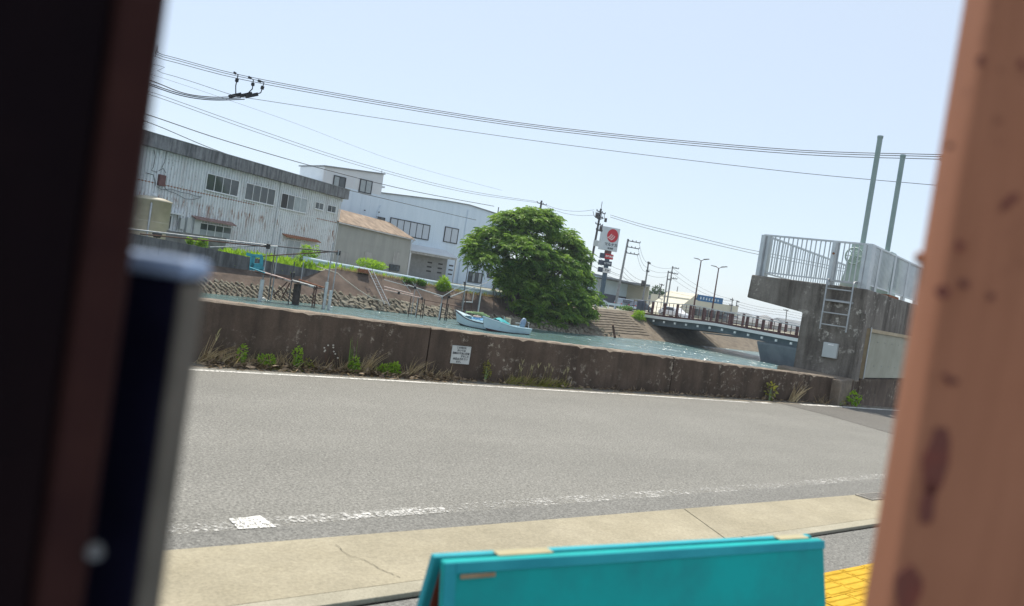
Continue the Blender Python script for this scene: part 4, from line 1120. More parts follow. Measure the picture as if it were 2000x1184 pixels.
for i in range(7):
    for j in range(7):
        vs.append((-La*.02-La*.36*i/6,-.7+1.4*j/6,.60+.12*(1-(2*j/6-1)**2)+random.uniform(-.03,.03)))
MB().add(vs, [(i*7+j,(i+1)*7+j,(i+1)*7+j+1,i*7+j+1) for i in range(6) for j in range(6)], True).build('blue_cover', M['tarp_b'], bt2)
o = LAST[0]; sol = o.modifiers.new('solid','SOLIDIFY'); sol.thickness = .02
for k in range(3): MB().tube([(La*.30-.3*k,.15*k-.1,.95+.02*k),(-La*.28-.2*k,.5-.2*k,1.12-.1*k)], .045, 7).build('bamboo_pole', M['bamboo'], bt2)
MB().tube([(-La*.1+.35*math.cos(a),.3+.25*math.sin(a),.78) for a in [k*.4 for k in range(17)]], .06, 7).build('rope_coil', M['pink_pipe'], bt2)
for k in range(2): MB().tube([(La*(.36-.12*k),-.3,.9),(La*(.36-.12*k),-.3,1.05)], .05, 6).build('bollard', M['hull_dark'], bt2)

# ================================================================ the big tree on the bank
TY = 68.5
tb = atY(1003,606,TY-1.2)
tree = thing('broadleaf_tree', 'large leafy green tree leaning over the water on the far bank', 'tree', (tb.x, tb.y, tb.z-.4))
tb = Vector((tb.x, tb.y, tb.z-.4))
mpx = (Vector((tb.x,tb.y,0)).length)/FPX*1.0
def tl(px, py, dy=0.0): return atY(px, py, TY+dy)-tb
lob_px = [(1035,447,60,46,0),(1000,438,42,28,.5),(1062,432,36,24,-.5),(962,470,46,30,.6),(925,492,22,24,0),(945,508,34,18,-.8),(1100,478,40,36,.4),(1128,505,32,26,0),(1020,490,70,34,-1.6),
          (1080,525,62,40,-1.6),(1130,550,36,32,.6),(1060,570,58,44,-.6),(1115,590,46,40,-1.2),(1155,590,20,26,0),(1050,608,46,34,.4),(1095,618,44,22,-1.8),(1140,618,26,20,-.6),(1000,600,30,28,1.2),(990,560,26,30,1.5),(1025,545,40,36,1.2),(1002,528,30,26,-1.0),(1016,565,30,30,-1.4),(1030,604,34,28,-1.4),(985,540,22,20,-.8),(1035,628,34,14,-1.6),(1075,636,30,12,-1.8)]
P, D, T, LN = [], [], [], []
tips = []
for (px, py, rx, ry, dy) in lob_px:
    c = np.array(tl(px, py, dy)); rx_, rz_ = rx*mpx, ry*mpx; ry_ = .8*rx_
    ncl = int(10+rx*ry/17)
    for k in range(ncl):
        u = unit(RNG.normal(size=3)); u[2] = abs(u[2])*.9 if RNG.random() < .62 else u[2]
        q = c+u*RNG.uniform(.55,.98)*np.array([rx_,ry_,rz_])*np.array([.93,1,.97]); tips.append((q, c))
        cl_tone = np.clip(.40+.28*u[2]+RNG.normal()*.26, 0, 1)  # overhead light put into the leaf tone: lighter tops, darker undersides, random scatter
        for m in range(RNG.integers(9,14)):         # compound leaves radiating from a twig end
            a = RNG.uniform(0,2*math.pi); el = RNG.uniform(-.35,.65)
            d = unit(np.array([math.cos(a)*math.cos(el), math.sin(a)*math.cos(el), math.sin(el)])+.45*u)
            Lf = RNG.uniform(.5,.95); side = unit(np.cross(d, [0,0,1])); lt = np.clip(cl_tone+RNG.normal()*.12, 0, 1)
            for f in (.28,.46,.64,.82,1.0):
                base = q+d*Lf*f+np.array([0,0,-.34*Lf*f*f])
                for sg in ((-1,1) if f < 1 else (0,)):
                    dd = unit(d*.75+side*sg*.75+np.array([0,0,-.45-.25*f])); P.append(base); D.append(dd); T.append(lt); LN.append(Lf*RNG.uniform(.34,.46))
P = np.array(P); D = np.array(D); T = np.array(T); LN = np.array(LN)
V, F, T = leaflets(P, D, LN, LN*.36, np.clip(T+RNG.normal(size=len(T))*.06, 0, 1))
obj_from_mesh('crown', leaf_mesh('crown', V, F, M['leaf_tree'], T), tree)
# trunk: several stems from one foot, limbs to the lobes
foot = Vector((0,0,-.3)); forks = []
for px, py, dy, r in ((1012,530,0,.26),(1035,545,-.6,.24),(1055,570,-1.2,.22),(1000,545,.6,.18)):
    e = tl(px, py, dy); m_ = foot.lerp(e,.5)+Vector((random.uniform(-.3,.3),0,-.1))
    MB().tube([foot+Vector((random.uniform(-.2,.2),random.uniform(-.2,.2),0)), m_, e], [r*1.25,r,r*.75], 9).build('trunk', M['bark'], tree); forks.append((e, r*.75))
for (px, py, rx, ry, dy) in lob_px:
    c = tl(px, py, dy); e, r = min(forks, key=lambda t: (t[0]-c).length)
    m_ = e.lerp(c,.55)+Vector((0,0,.25)); MB().tube([e, m_, c], [r*.8,r*.5,r*.2], 6).build('limb', M['bark'], tree)
b = MB()
for q, c in tips[::2]: b.tube([Vector(c).lerp(Vector(q),.2), Vector(q)], [.05,.02], 4, False)
stuff(b.build('twigs', M['bark'], tree))
# bare hanging stems left of the trunk
for k in range(14):
    a = tl(960+k*5+random.uniform(-4,4), 562+random.uniform(-10,20), -1.2); c = a+Vector((random.uniform(-.3,1.2),-.5,-random.uniform(1.2,2.6)))
    MB().tube([a, a.lerp(c,.5)+Vector((random.uniform(-.3,.3),0,.2)), c], [.045,.035,.02], 5).build('bare_branch', M['bark'], tree)

# ================================================================ bridge
BX = 68.0
smp = [(1261,587,611,614.5,620,633),(1311,593,618,621.5,626.5,639),(1357,596.5,623,626,631.5,643),(1400,606,628.5,631.7,637,649),(1558,637,655.5,661,667.5,681)]
tabs = [[] for _ in range(5)]
for row in smp:
    for k in range(5):
        p = atX(row[0], row[k+1], BX); tabs[k].append((p.y, p.z))
for t_ in tabs:
    t_.sort(); (ya, za), (yb, zb) = t_[0], t_[-1]
    sl = (t_[1][1]-za)/(t_[1][0]-ya); t_.insert(0, (14.0, za+.3*sl*(14-ya))); t_.append((79.0, zb-.1))
zrail, zcurb, zbt, zbb, zgb = [lambda y, t_=t_: lerp_tab(t_, y) for t_ in tabs]
br = thing('road_bridge', 'road bridge with brown railings crossing the river', 'bridge', (0,0,0))
YS = [14+2.2*k for k in range(30)]
def ribbon(name, mat, x0, x1, lo, hi):
    b = MB(); n = len(YS); vs = []
    for y in YS: vs += [(x0,y,lo(y)),(x1,y,lo(y)),(x1,y,hi(y)),(x0,y,hi(y))]
    fs = [(i*4+k,i*4+(k+1)%4,(i+1)*4+(k+1)%4,(i+1)*4+k) for i in range(n-1) for k in range(4)]+[(0,3,2,1),(4*n-4,4*n-3,4*n-2,4*n-1)]
    return b.add(vs, fs).build(name, mat, br)
ribbon('kerb_beam', M['brown_steel'], BX-.12, BX+.14, lambda y: zbt(y)+.004, zcurb)
ribbon('edge_beam', M['bridge_con'], BX-.22, BX+.4, zbb, zbt)
ribbon('deck', M['grey_con'], BX+.4, BX+9.2, lambda y: zbb(y)+.05, lambda y: zbt(y)-.02)
ribbon('edge_beam', M['bridge_con'], BX+9.2, BX+9.8, zbb, zbt)
for k in range(4): ribbon('girder', M['girder'], BX+.45+2.6*k, BX+.95+2.6*k, zgb, lambda y: zbb(y)+.03)
ribbon('service_pipe', M['guard'], BX+10.0, BX+10.2, lambda y: zgb(y)-.22, lambda y: zgb(y)-.05)
for xo in (0.0, 9.5):
    x_ = BX+xo
    for y, y2 in zip(YS, YS[1:]):
        MB().bar((x_,y,zrail(y)), (x_,y2,zrail(y2)), .14, .09).build('top_rail', M['rail'], br)
        MB().box(x_-.11,x_+.11,y-.13,y+.13,zcurb(y),zrail(y)-.05).build('rail_post', M['brown_steel'], br)
        if xo == 0 and y > 40:
            for f in (.34,.67): 
                yy = y+2.2*f; MB().box(x_-.025,x_+.025,yy-.03,yy+.03,zcurb(yy)+.0,zrail(yy)-.05).build('baluster', M['brown_steel'], br)
        MB().bar((x_,y,zcurb(y)+.16), (x_,y2,zcurb(y2)+.16), .05).build('low_rail', M['brown_steel'], br)
        MB().bar((x_,y,(zcurb(y)+zrail(y))/2+.1), (x_,y2,(zcurb(y2)+zrail(y2))/2+.1), .025).build('mid_rail', M['brown_steel'], br)
for k in range(18):
    y = 46+1.9*k; MB().box(BX-.30,BX-.18,y-.12,y+.12,zbb(y)-.42,zbb(y)-.18).build('bolt_cap', M['bridge_con'], br)
p0, p1 = atX(1480,662,BX+.2), atX(1556,672,BX+.2); q0, q1 = atX(1496,699,BX+1.2), atX(1549,709,BX+1.2)
yt0, yt1, yb0, yb1 = p0.y, p1.y-1.0, q0.y, q1.y-.2
MB().hexa([(BX+1.2,yb1,-4),(BX+8.4,yb1,-4),(BX+8.4,yb0,-4),(BX+1.2,yb0,-4)],[(BX+.2,yt1,-.75),(BX+9.4,yt1,-.75),(BX+9.4,yt0,-.75),(BX+.2,yt0,-.75)]).build('pier', M['pier'], br)
MB().box(BX+.2,BX+9.4,yt1,yt0,-.75,zgb((yt0+yt1)/2)).build('pier_cap', M['pier'], br)
MB().box(BX+.3,BX+9.3,74.8,80,-2.2,zgb(75)+.02).build('abutment', M['pier'], br)
pe = atX(1253.5,607,BX-.3); 
o = MB().box(-.2,.2,-.62,.62,-.3,1.35).build('end_post', M['navy'], br, .18); o.location = (BX-.3, pe.y+.4, pe.z)

# lamps on the bridge
def lamp(px0, py0, px1, py1, X, lab):
    p = atX(px0, py0, X); q = atX(px1, py1, X); t = thing('bridge_lamp', lab, 'street lamp', (X, p.y, zbt(p.y)-.03), 0, 'twin street lamps on the bridge')
    h = q.z-t.location.z
    MB().tube([(0,0,0),(0,0,h*.45),(0,0,h)], [.13,.10,.07], 10).build('post', M['brown_steel'], t)
    for s in (-1,1):
        MB().tube([(0,0,h-.05),(.0,s*.55,h+.16)], .045, 6).build('arm', M['brown_steel'], t)
        o = MB().hexa([(-.14,s*.5,h+.10),(.14,s*.5,h+.10),(.12,s*1.35,h+.22),(-.12,s*1.35,h+.22)],[(-.10,s*.5,h+.22),(.10,s*.5,h+.22),(.08,s*1.35,h+.30),(-.08,s*1.35,h+.30)]).build('lamp_head', M['pole_dark'], t)
lamp(1356,594,1371,509,76.5,'left of the two brown twin-headed street lamps on the bridge')
lamp(1391,604,1407.5,524,76.5,'right of the two brown twin-headed street lamps on the bridge')

# ================================================================ vehicles
def car(label, loc, rz, paint, L=4.2, H=1.5, van=False):
    t = thing('car', label, 'car', loc, rz, 'cars beyond the far bank'); W = .84
    if van: prof = [(-L/2,.35),(-L/2,.95),(-L/2+.12,H),(L*.22,H),(L*.38,1.0),(L/2-.05,.88),(L/2,.35)]
    else: prof = [(-L/2,.35),(-L/2,.82),(-L*.44,.95),(-L*.30,H),(L*.08,H),(L*.26,.96),(L/2-.12,.80),(L/2,.35)]
    bm = MB(); n = len(prof)
    vs = [(x,-W,z) if z < 1.02 else (x,-W*.82,z) for x, z in prof]+[(x,W,z) if z < 1.02 else (x,W*.82,z) for x, z in prof]
    bm.add(vs, [tuple(range(n)), tuple(range(2*n-1,n-1,-1))]+[(i,n+i,n+(i+1)%n,(i+1)%n) for i in range(n)]).build('body', paint, t, .06)
    gz_ = [(x*.93, .96+(z-.96)*.86) for x, z in prof if z > .9]
    zt = [p for p in prof if p[1] > 1.02]
    a, c = zt[0][0], zt[-1][0]
    for s in (-1,1):
        q = [(a+.02,s*W*.86,H-.1),(c-.05,s*W*.86,H-.1),(c+.32,s*(W+.006),1.0),(a-.28 if not van else a+.02,s*(W+.006),1.0)]
        MB().quad(*(q if s < 0 else q[::-1])).build('side_window', M['glass'], t)
    MB().quad((c+.02,-W*.78,H-.06),(c+.02,W*.78,H-.06),(c+.5,W*.9,1.0),(c+.5,-W*.9,1.0)).build('windscreen', M['glass'], t)
    o = LAST[0]; o.location = (.02,0,.015)
    for x in (-L*.31, L*.31):
        for s in (-1,1):
            w = MB().tube([(x,s*(W-.2),.31),(x,s*(W+.01),.31)], .31, 16).build('wheel', M['tyre'], t)
            MB().tube([(x,s*(W+.01),.31),(x,s*(W+.02),.31)], .19, 12).build('rim', M['grey_metal'], w)
    for s in (-1,1):
        MB().box(L/2-.10,L/2+.01,s*.62-.14,s*.62+.14,.62,.76).build('headlight', M['white_print'], t)
        MB().box(-L/2-.01,-L/2+.05,s*.66-.1,s*.66+.1,.66,.86).build('tail_light', M['red'], t)
p = atX(1317,617,71.0); car('white car driving across the bridge', (71.0,p.y,zbt(p.y)-.02), R(-90), M['car_white'], 4.4, 1.48)
p = atY(1193,592,90); car('silver car parked under the tall store sign', (p.x-2.4,91,.3), R(8), M['car_silver'], 4.2, 1.5)
car('dark car parked right of the pole with three arms', (p.x+7.0,91,.3), R(10), M['car_dark'], 4.4, 1.45)
p = atY(1170,592,93); car('white van parked behind the tree beside the store', (p.x-1.0,94,.3), R(5), M['car_white'], 4.0, 1.8, True)
car('pale car parked at the right of the store car park', (80.5,93,.3), R(12), M['car_silver'], 4.2, 1.6, True)

# guardrail by the store
g2 = thing('guardrail', 'light grey guardrail in front of the store car park', 'guardrail', (0,0,0))
xa, xb_ = atY(1150,598,80).x, atY(1248,609,80).x
for k in range(8):
    x0 = xa+(xb_-xa)*k/8; x1 = xa+(xb_-xa)*(k+1)/8
    MB().box(x0+.01,x1-.01,79.9,79.96,.75,1.05).build('beam', M['guard'], g2); MB().box(x0-.05,x0+.05,79.98,80.08,-.1,1.0).build('post', M['guard'], g2)

# ================================================================ store, its signs
ST = lambda x, y: (1080+x/3.946, 370+y/3.946)
c_ = atY(*ST(580,722), 114); zs = c_.z
d = ray(*ST(345,668)); lft = cam_c+d*((zs-EYE)/d.z); d = ray(*ST(745,746)); rgt = cam_c+d*((zs-EYE)/d.z)
store = thing('supermarket', 'flat-roofed store with pale blue front and cream side wall', 'building', (c_.x,c_.y,0))
lf = Vector((lft.x-c_.x,lft.y-c_.y,0)); rg = Vector((rgt.x-c_.x,rgt.y-c_.y,0))
if lf.y > 30 or lf.length > 60: lf = lf*(40/lf.length)
lf2 = lf*1.25; hz_ = zs
def wall3(a, b_, z0, z1, th, mat, name, off=0.0):
    d_ = (b_-a).normalized(); nn = Vector((d_.y,-d_.x,0))
    if nn.dot(Vector((c_.x,c_.y,0))) > 0: nn = -nn
    a2, b2 = a+nn*off, b_+nn*off
    return MB().hexa([(a2.x,a2.y,z0),(b2.x,b2.y,z0),((b2-nn*th).x,(b2-nn*th).y,z0),((a2-nn*th).x,(a2-nn*th).y,z0)],[(a2.x,a2.y,z1),(b2.x,b2.y,z1),((b2-nn*th).x,(b2-nn*th).y,z1),((a2-nn*th).x,(a2-nn*th).y,z1)]).build(name, mat, store)
o0 = Vector((0,0,0))
wall3(lf2, o0, .2, hz_, .5, M['store_blue'], 'front_wall'); wall3(o0, rg, .2, hz_, .5, M['store_cream'], 'side_wall')
wall3(lf2, o0-Vector((.05,0,0)), .2, 2.3, .3, M['navy'], 'plinth', .12)
wall3(lf2, o0, hz_-.05, hz_+.3, .6, M['far_roof'], 'coping', .1); wall3(o0, rg, hz_-.05, hz_+.28, .6, M['far_roof'], 'coping', .1)
MB().add([(lf2.x,lf2.y,hz_-.3),(0,0,hz_-.3),(rg.x,rg.y,hz_-.3),(rg.x+lf2.x,rg.y+lf2.y,hz_-.3)],[(0,1,2,3)]).build('roof', M['far_roof'], store)
ex = thing('store_annex', 'white side building with a round red emblem behind the tree', 'building', (0,0,0))
p = atY(1150,541,104); q = atY(1172,545,104); MB().box(p.x-6,q.x,104,110,.2,q.z).build('wall', M['white_wall2'], ex); MB().box(p.x-6.2,q.x+.2,103.8,110.2,q.z,q.z+.25).build('roof', M['far_roof'], ex)
p = atY(1156.5,551,103.8); rr = .85
MB().tube([(p.x,103.95,p.z),(p.x,103.85,p.z)], rr, 24).build('emblem_ring', M['red'], ex); MB().tube([(p.x+.1,103.85,p.z),(p.x+.1,103.80,p.z)], rr*.45, 16).build('emblem_centre', M['white_print'], ex)

# tall pylon sign
SG = lambda x, y: (1140+x/6.575, 420+y/6.575)
ps = atY(*SG(250,900), 86.5); sa_ = Vector((.97,-.24))
SGp = Plane((ps.x,ps.y),(ps.x+sa_.x,ps.y+sa_.y))
sg = thing('pylon_sign', 'tall store sign with red round emblem on a dark blue pole', 'sign', (ps.x,ps.y,0), SGp.rz)
r = SGp.rect([SG(235,135),SG(465,185),SG(412,485),SG(195,430)])
s0, s1, z0, z1 = r; mid = (s0+s1)/2
MB().box(s0,s1,-.25,.25,z0,z1).build('sign_panel', M['sign_face'], sg, .03)
panel = LAST[0]
pz = z0; M['pole_blue'] = mk('dark_blue_pole', (.045,.085,.12), (.07,.11,.15), 2, .5)
MB().box(-.28,.28,-.2,.2,-.2,pz).build('pole', M['pole_blue'], sg); MB().box(-.5,.4,-.22,.22,z0-1.0,z0-.02).build('pole_collar', M['maroon_box'], sg)
ec = SGp.hit(*SG(362,268)); er = (z1-z0)*.285
el = MB(); N_ = 36
el.prism([(ec[0]+er*.98*math.cos(2*math.pi*k/N_)*.92, -.25, ec[1]+er*math.sin(2*math.pi*k/N_)) for k in range(N_)], (0,-.03,0)); el.build('emblem', M['red'], panel)
for k in range(3):
    x0_, z0_e = ec[0]-er*(.82-.30*k), ec[1]-er*(.38+.13*k); pts = []
    for f in range(9):
        u = f/8; pts.append((x0_+er*(.62*u**.8)-er*.02*k, -.292, z0_e+er*(.62*u**1.7)))
    bq = MB()
    for p_, q_ in zip(pts, pts[1:]): bq.bar(p_, q_, .02, er*.10, up=(0,0,1))
    bq.build('emblem_stroke', M['white_print'], panel)
text_mesh('マルナカ', (z1-z0)*.155, M['dark_print'], 'lettering', panel, Matrix.Translation((SGp.hit(*SG(340,385))[0],-.262,SGp.hit(*SG(340,385))[1])) @ FACE, .01, bold=.014)
text_mesh('新浜店', (z1-z0)*.085, M['dark_print'], 'lettering', panel, Matrix.Translation((SGp.hit(*SG(332,432))[0],-.262,SGp.hit(*SG(332,432))[1])) @ FACE, .01, bold=.008)
for pts_, fm, tx, tm in (((SG(215,485),SG(375,510),SG(365,577),SG(210,548)), M['red'], '生鮮食品', M['white_print']),((SG(195,575),SG(357,600),SG(345,665),SG(192,635)), M['navy'], '24時間営業', M['sign_face']),((SG(190,665),SG(342,690),SG(332,755),SG(186,725)), M['white_print'], 'P→', M['dark_print'])):
    a, c, e, f = SGp.rect(pts_); w_ = c-a
    MB().box(a,a+.33*w_,-.2,.2,e,f).build('shaded_side', M['navy'], sg, .02)  # dark colour stands in for shade on the sub-panel's left face
    o = MB().box(a+.34*w_,c,-.26,.2,e,f).build('sub_panel', fm, sg, .02)
    text_mesh(tx, (f-e)*(.62 if len(tx) < 3 else .42 if len(tx) < 5 else .34), tm, 'lettering', o, Matrix.Translation((a+.67*w_,-.27,(e+f)/2)) @ FACE, .008, bold=.012)

# ================================================================ utility poles and wires
def upole(label, base, top, Y, r=.16, mat=None, arms=(), name='utility_pole', zfoot=.2, spike=0):
    p, q = atY(*base, Y), atY(*top, Y); t = thing(name, label, 'utility pole', (p.x, Y, zfoot), 0, 'utility poles beyond the far bank')
    lean = (q.x-p.x)/max(.1,q.z-p.z); h = q.z-zfoot; off = lean*(p.z-zfoot)
    t.location.x = (p.x-off+q.x)/2; lx = (q.x-(p.x-off))/2
    MB().tube([(-lx,0,0),(lx,0,h)], [r,r*.7], 10).build('post', mat or M['pole_con'], t)
    for (dz, l0, l1, rz) in arms:
        d_ = Vector((math.cos(rz),math.sin(rz),0)); x_ = lx*.9
        a = MB().bar(Vector((x_,-.14,h-dz))+d_*l0, Vector((x_,-.14,h-dz))+d_*l1, .10, .12).build('crossarm', M['pole_dark'], t)
        for f in (0,.35,.65,1):
            c0 = Vector((x_,-.14,h-dz))+d_*(l0+(l1-l0)*f); MB().lathe([(0,.06),(.05,.06),(.07,.14),(.05,.22),(0,.25)], c0, 8).build('insulator', M['pole_dark'], t)
    if spike: MB().tube([(lx,0,h),(lx,0,h+spike)], .04, 6).build('spike', M['pole_dark'], t)
    return t, t.location+Vector((lx,0,h))
mp, mpt = upole('tall pole with many crossarms beside the store sign', (1149,545), (1174,408), 84, .2, M['pole_dark'], ((.5,-1.5,1.5,.5),(1.2,-1.3,.8,.5),(2.2,-1.0,1.0,.4),(3.0,-.6,1.1,.4)), spike=1.0)
for a, b_, c in ((-.9,-1.0,.4),(.7,-1.3,.3),(.1,-2.6,.35)):
    MB().lathe([(0,0),(c*.6,0),(c*.6,c*1.8),(0,c*1.8)], (a+.3,-.4,mpt.z-mp.location.z+b_-.4), 10).build('switchgear', M['pole_dark'], mp)
for k in range(5): MB().tube([(-1.2+.5*k,-.15,mpt.z-mp.location.z-.6),(-1.0+.45*k,-.3,mpt.z-mp.location.z-1.2),(-.2+.1*k,-.2,mpt.z-mp.location.z-1.5)], .04, 5).build('jumper_cable', M['wire'], mp)
MB().box(-.35,.35,-.5,-.2,mpt.z-mp.location.z-5.2,mpt.z-mp.location.z-4.4).build('small_sign', M['box_grey'], mp)
op, opt = upole('dark pole rising behind the crown of the big tree', (1049,450), (1058,392), 96, .2, M['pole_dark'], ((.5,-1.1,1.1,.3),))
ap, apt = upole('grey pole with three arms pointing right, near the store', (1203,592), (1227,467), 83, .19, M['pole_con'], ((.25,0,2.0,-.1),(1.1,0,2.0,-.1),(1.95,0,2.0,-.1)))
b1, b1t = upole('pole in front of the cream store wall', (1255,588), (1267,511), 92, .17, M['pole_con'], ((.3,-.9,.9,.6),(1.6,-.9,.9,.6)))
MB().lathe([(0,0),(.35,0),(.35,.9),(0,.9)], (-.5,-.1,b1t.z-b1.location.z-4), 12).build('transformer', M['pole_dark'], b1)
b2, b2t = upole('left of the twin poles with a shared crossarm', (1297,590), (1305.5,529), 104, .15, M['pole_con'], ((.3,0,1.2,.2),(1.6,0,1.2,.2)))
b3, b3t = upole('right of the twin poles with short arms at the top', (1303,590), (1314,520), 103, .16, M['pole_con'], ((.3,0,1.4,0),(1.3,0,1.4,0),(2.2,0,1.4,0)))
b4, b4t = upole('thin pole between the store and the blue signboard building', (1318,592), (1324,560), 118, .13, M['pole_con'], ())
b5, b5t = upole('dark pole with drooping cables behind the store', (1288,575), (1292.5,555), 120, .15, M['pole_dark'], ((.2,-1.2,1.0,.4),))
upole('small pole with crossed arms far behind the store', (1278,580), (1281,560), 150, .14, M['pole_dark'], ((.2,-1.4,1.4,.2),(1.6,-1.4,1.4,.2)))
b6, b6t = upole('left of the two far poles right of the blue signboard', (1428,608), (1431,582), 110, .13, M['pole_con'], ((.5,-1.3,.3,.3),(1.6,-1.3,.3,.3)))
b7, b7t = upole('right of the two far poles right of the blue signboard', (1436,614), (1439.5,587), 112, .14, M['pole_con'], ((.3,-.3,.9,.3),(1.2,-.3,.9,.3)))
b8, b8t = upole('far pole above the dark gabled house', (1534,635), (1537,605), 105, .12, M['pole_con'], ((.2,-1.2,.2,0),))
b9, b9t = upole('dark pole on the roof line beyond the white building', (972,418), (974,405), 118, .12, M['pole_dark'], (), zfoot=8.0)

def wire(name, label, pts, r=.02, group=None, sub=6, cat='wire', ext=0):
    P_ = [Vector(p) for p in pts]; Q = []
    if ext:                 # carry the line on towards its next pole outside the view
        d0 = P_[0]-P_[1]; d0.z *= .3; P_.insert(0, P_[0]+d0.normalized()*45)
        if ext > 1: d1 = P_[-1]-P_[-2]; d1.z *= .3; P_.append(P_[-1]+d1.normalized()*30)
    if len(P_) > 2:         # smooth through the points
        for i in range(len(P_)-1):
            a, b_, c, d = P_[max(i-1,0)], P_[i], P_[i+1], P_[min(i+2,len(P_)-1)]
            for k in range(sub):
                u = k/sub; Q.append(.5*((2*b_)+(c-a)*u+(2*a-5*b_+4*c-d)*u*u+(3*b_-a-3*c+d)*u**3))
        Q.append(P_[-1])
    else: Q = P_
    o = MB().tube(Q, r, 5, False).build(name, M['wire'], None); return tag(o, label, cat, group)
# three power lines crossing the top of the view: they run from over the far water to over the road
def sky_line(pxs, D0, D1): 
    n = len(pxs); return [atD(x, y, D0+(D1-D0)*(i/(n-1))) for i, (x, y) in enumerate(pxs)]
for dy, nm in ((0,'top'), (4,'middle'), (9,'bottom')):
    wire('power_line', nm+' one of three parallel power lines across the sky', sky_line([(150,68+dy),(318,107+dy),(520,157+dy*.9),(1000,238+dy*.8),(1500,289+dy*.9),(1828,302+dy),(2100,308+dy)], 34, 20), .012, 'three top power lines', ext=2)
wire('power_line', 'single thin power line below the three top lines', sky_line([(150,108),(318,143),(458,187),(500,194),(1000,269),(1500,331),(1828,362),(2100,385)], 33, 20), .009, ext=2)
# drop leads and connectors hanging from the three lines
Q_ = lambda x, y: (280+x/3.946, 80+y/3.946)
dl = thing('line_connectors', 'three looped drop leads with black connectors hanging from the power lines', 'connectors', tuple(atD(*Q_(770,430), 31)))
o_ = Vector(dl.location)
for k, (a, m1, m2, e) in enumerate((((705,248),(730,262),(712,345),(712,420)),((820,283),(848,300),(840,370),(795,415)),((895,310),(930,322),(905,400),(840,420)))):
    pts = [atD(*Q_(*w), 31)-o_ for w in (a, m1, m2, e)]
    MB().tube([pts[0], pts[1], pts[1].lerp(pts[2],.5), pts[2], pts[3]], .022, 6).build('lead', M['wire'], dl)
    MB().bar(pts[0]+(pts[0]-pts[1])*.3, pts[0]+(pts[1]-pts[0])*.3, .09).build('clamp', M['black'], dl)
    MB().tube([pts[1].lerp(pts[2],.35), pts[1].lerp(pts[2],.65)], .07, 8).build('connector', M['black'], dl)
    MB().bar(pts[3]+Vector((-.25,0,-.12)), pts[3]+Vector((.2,0,.1)), .13).build('insulator', M['black'], dl)
for k, (y0, y1, y2) in enumerate(((320,405,428),(345,415,440),(358,428,450))):
    wire('sagging_cable', ('upper','middle','lower')[k]+' sagging cable from the left post to the black connectors', [atD(*Q_(-300,y0-150), 31),atD(*Q_(95,y0), 31),atD(*Q_(320,y1), 31),atD(*Q_(540,y2+6), 31),atD(*Q_(720+30*k,y2), 31)], .02, 'cables sagging to the connectors')
# lines running to the pole behind the tree
def far_line(pxs, Y0, Y1, r, lab, grp=None):
    n = len(pxs); wire('service_line', lab, [atY(x, y, Y0+(Y1-Y0)*i/(n-1)) for i, (x, y) in enumerate(pxs)], r, grp, ext=1 if pxs[0][0] < 300 else 0)
far_line([(200,150),(305,183),(500,252),(700,318),(900,370),(1050,394)], 66, 96, .022, 'upper of the service lines running to the pole behind the tree', None)
far_line([(200,157),(305,189),(500,258),(700,323),(900,374),(1048,396)], 66, 96, .022, 'service line just under the uppermost one running to the pole behind the tree', None)
far_line([(180,112),(310,150),(560,235),(780,317),(980,372)], 66, 96, .012, 'faint thin line crossing the sky above the service lines', None)
far_line([(180,190),(297,227),(440,275),(630,330),(800,372),(965,403)], 66, 100, .04, 'thick bundled cable crossing in front of the white building', None)
far_line([(180,205),(295,241),(440,300),(625,357),(800,400),(930,430)], 66, 100, .035, 'beaded cable just above the warehouse roof', None)
far_line([(180,228),(291,263),(330,275),(560,342),(640,360)], 66, 86, .02, 'thin cable skimming the warehouse fascia', None)
def span(a, b_, sag, r, lab, grp=None):
    a, b_ = Vector(a), Vector(b_); wire('span_wire', lab, [a.lerp(b_,f)-Vector((0,0,sag*4*f*(1-f))) for f in (0,.25,.5,.75,1)], r, grp)
span(opt-Vector((-1,0,.5)), mpt-Vector((1.4,.3,.4)), .5, .022, 'upper wire between the tree pole and the tall pole with many crossarms')
span(opt-Vector((-1,0,.7)), mpt-Vector((1.2,.3,1.1)), .5, .022, 'lower wire between the tree pole and the tall pole with many crossarms')
for k in range(2):
    far_line([(1192,420+k*4),(1260,440+k*5),(1350,461+k*6),(1440,483+k*5),(1500,495+k*6),(1700,535+6*k)], 84, 60, .03, ('upper','lower')[k]+' of two wires from the tall pole to the floodgate railing', 'wires from the tall pole')
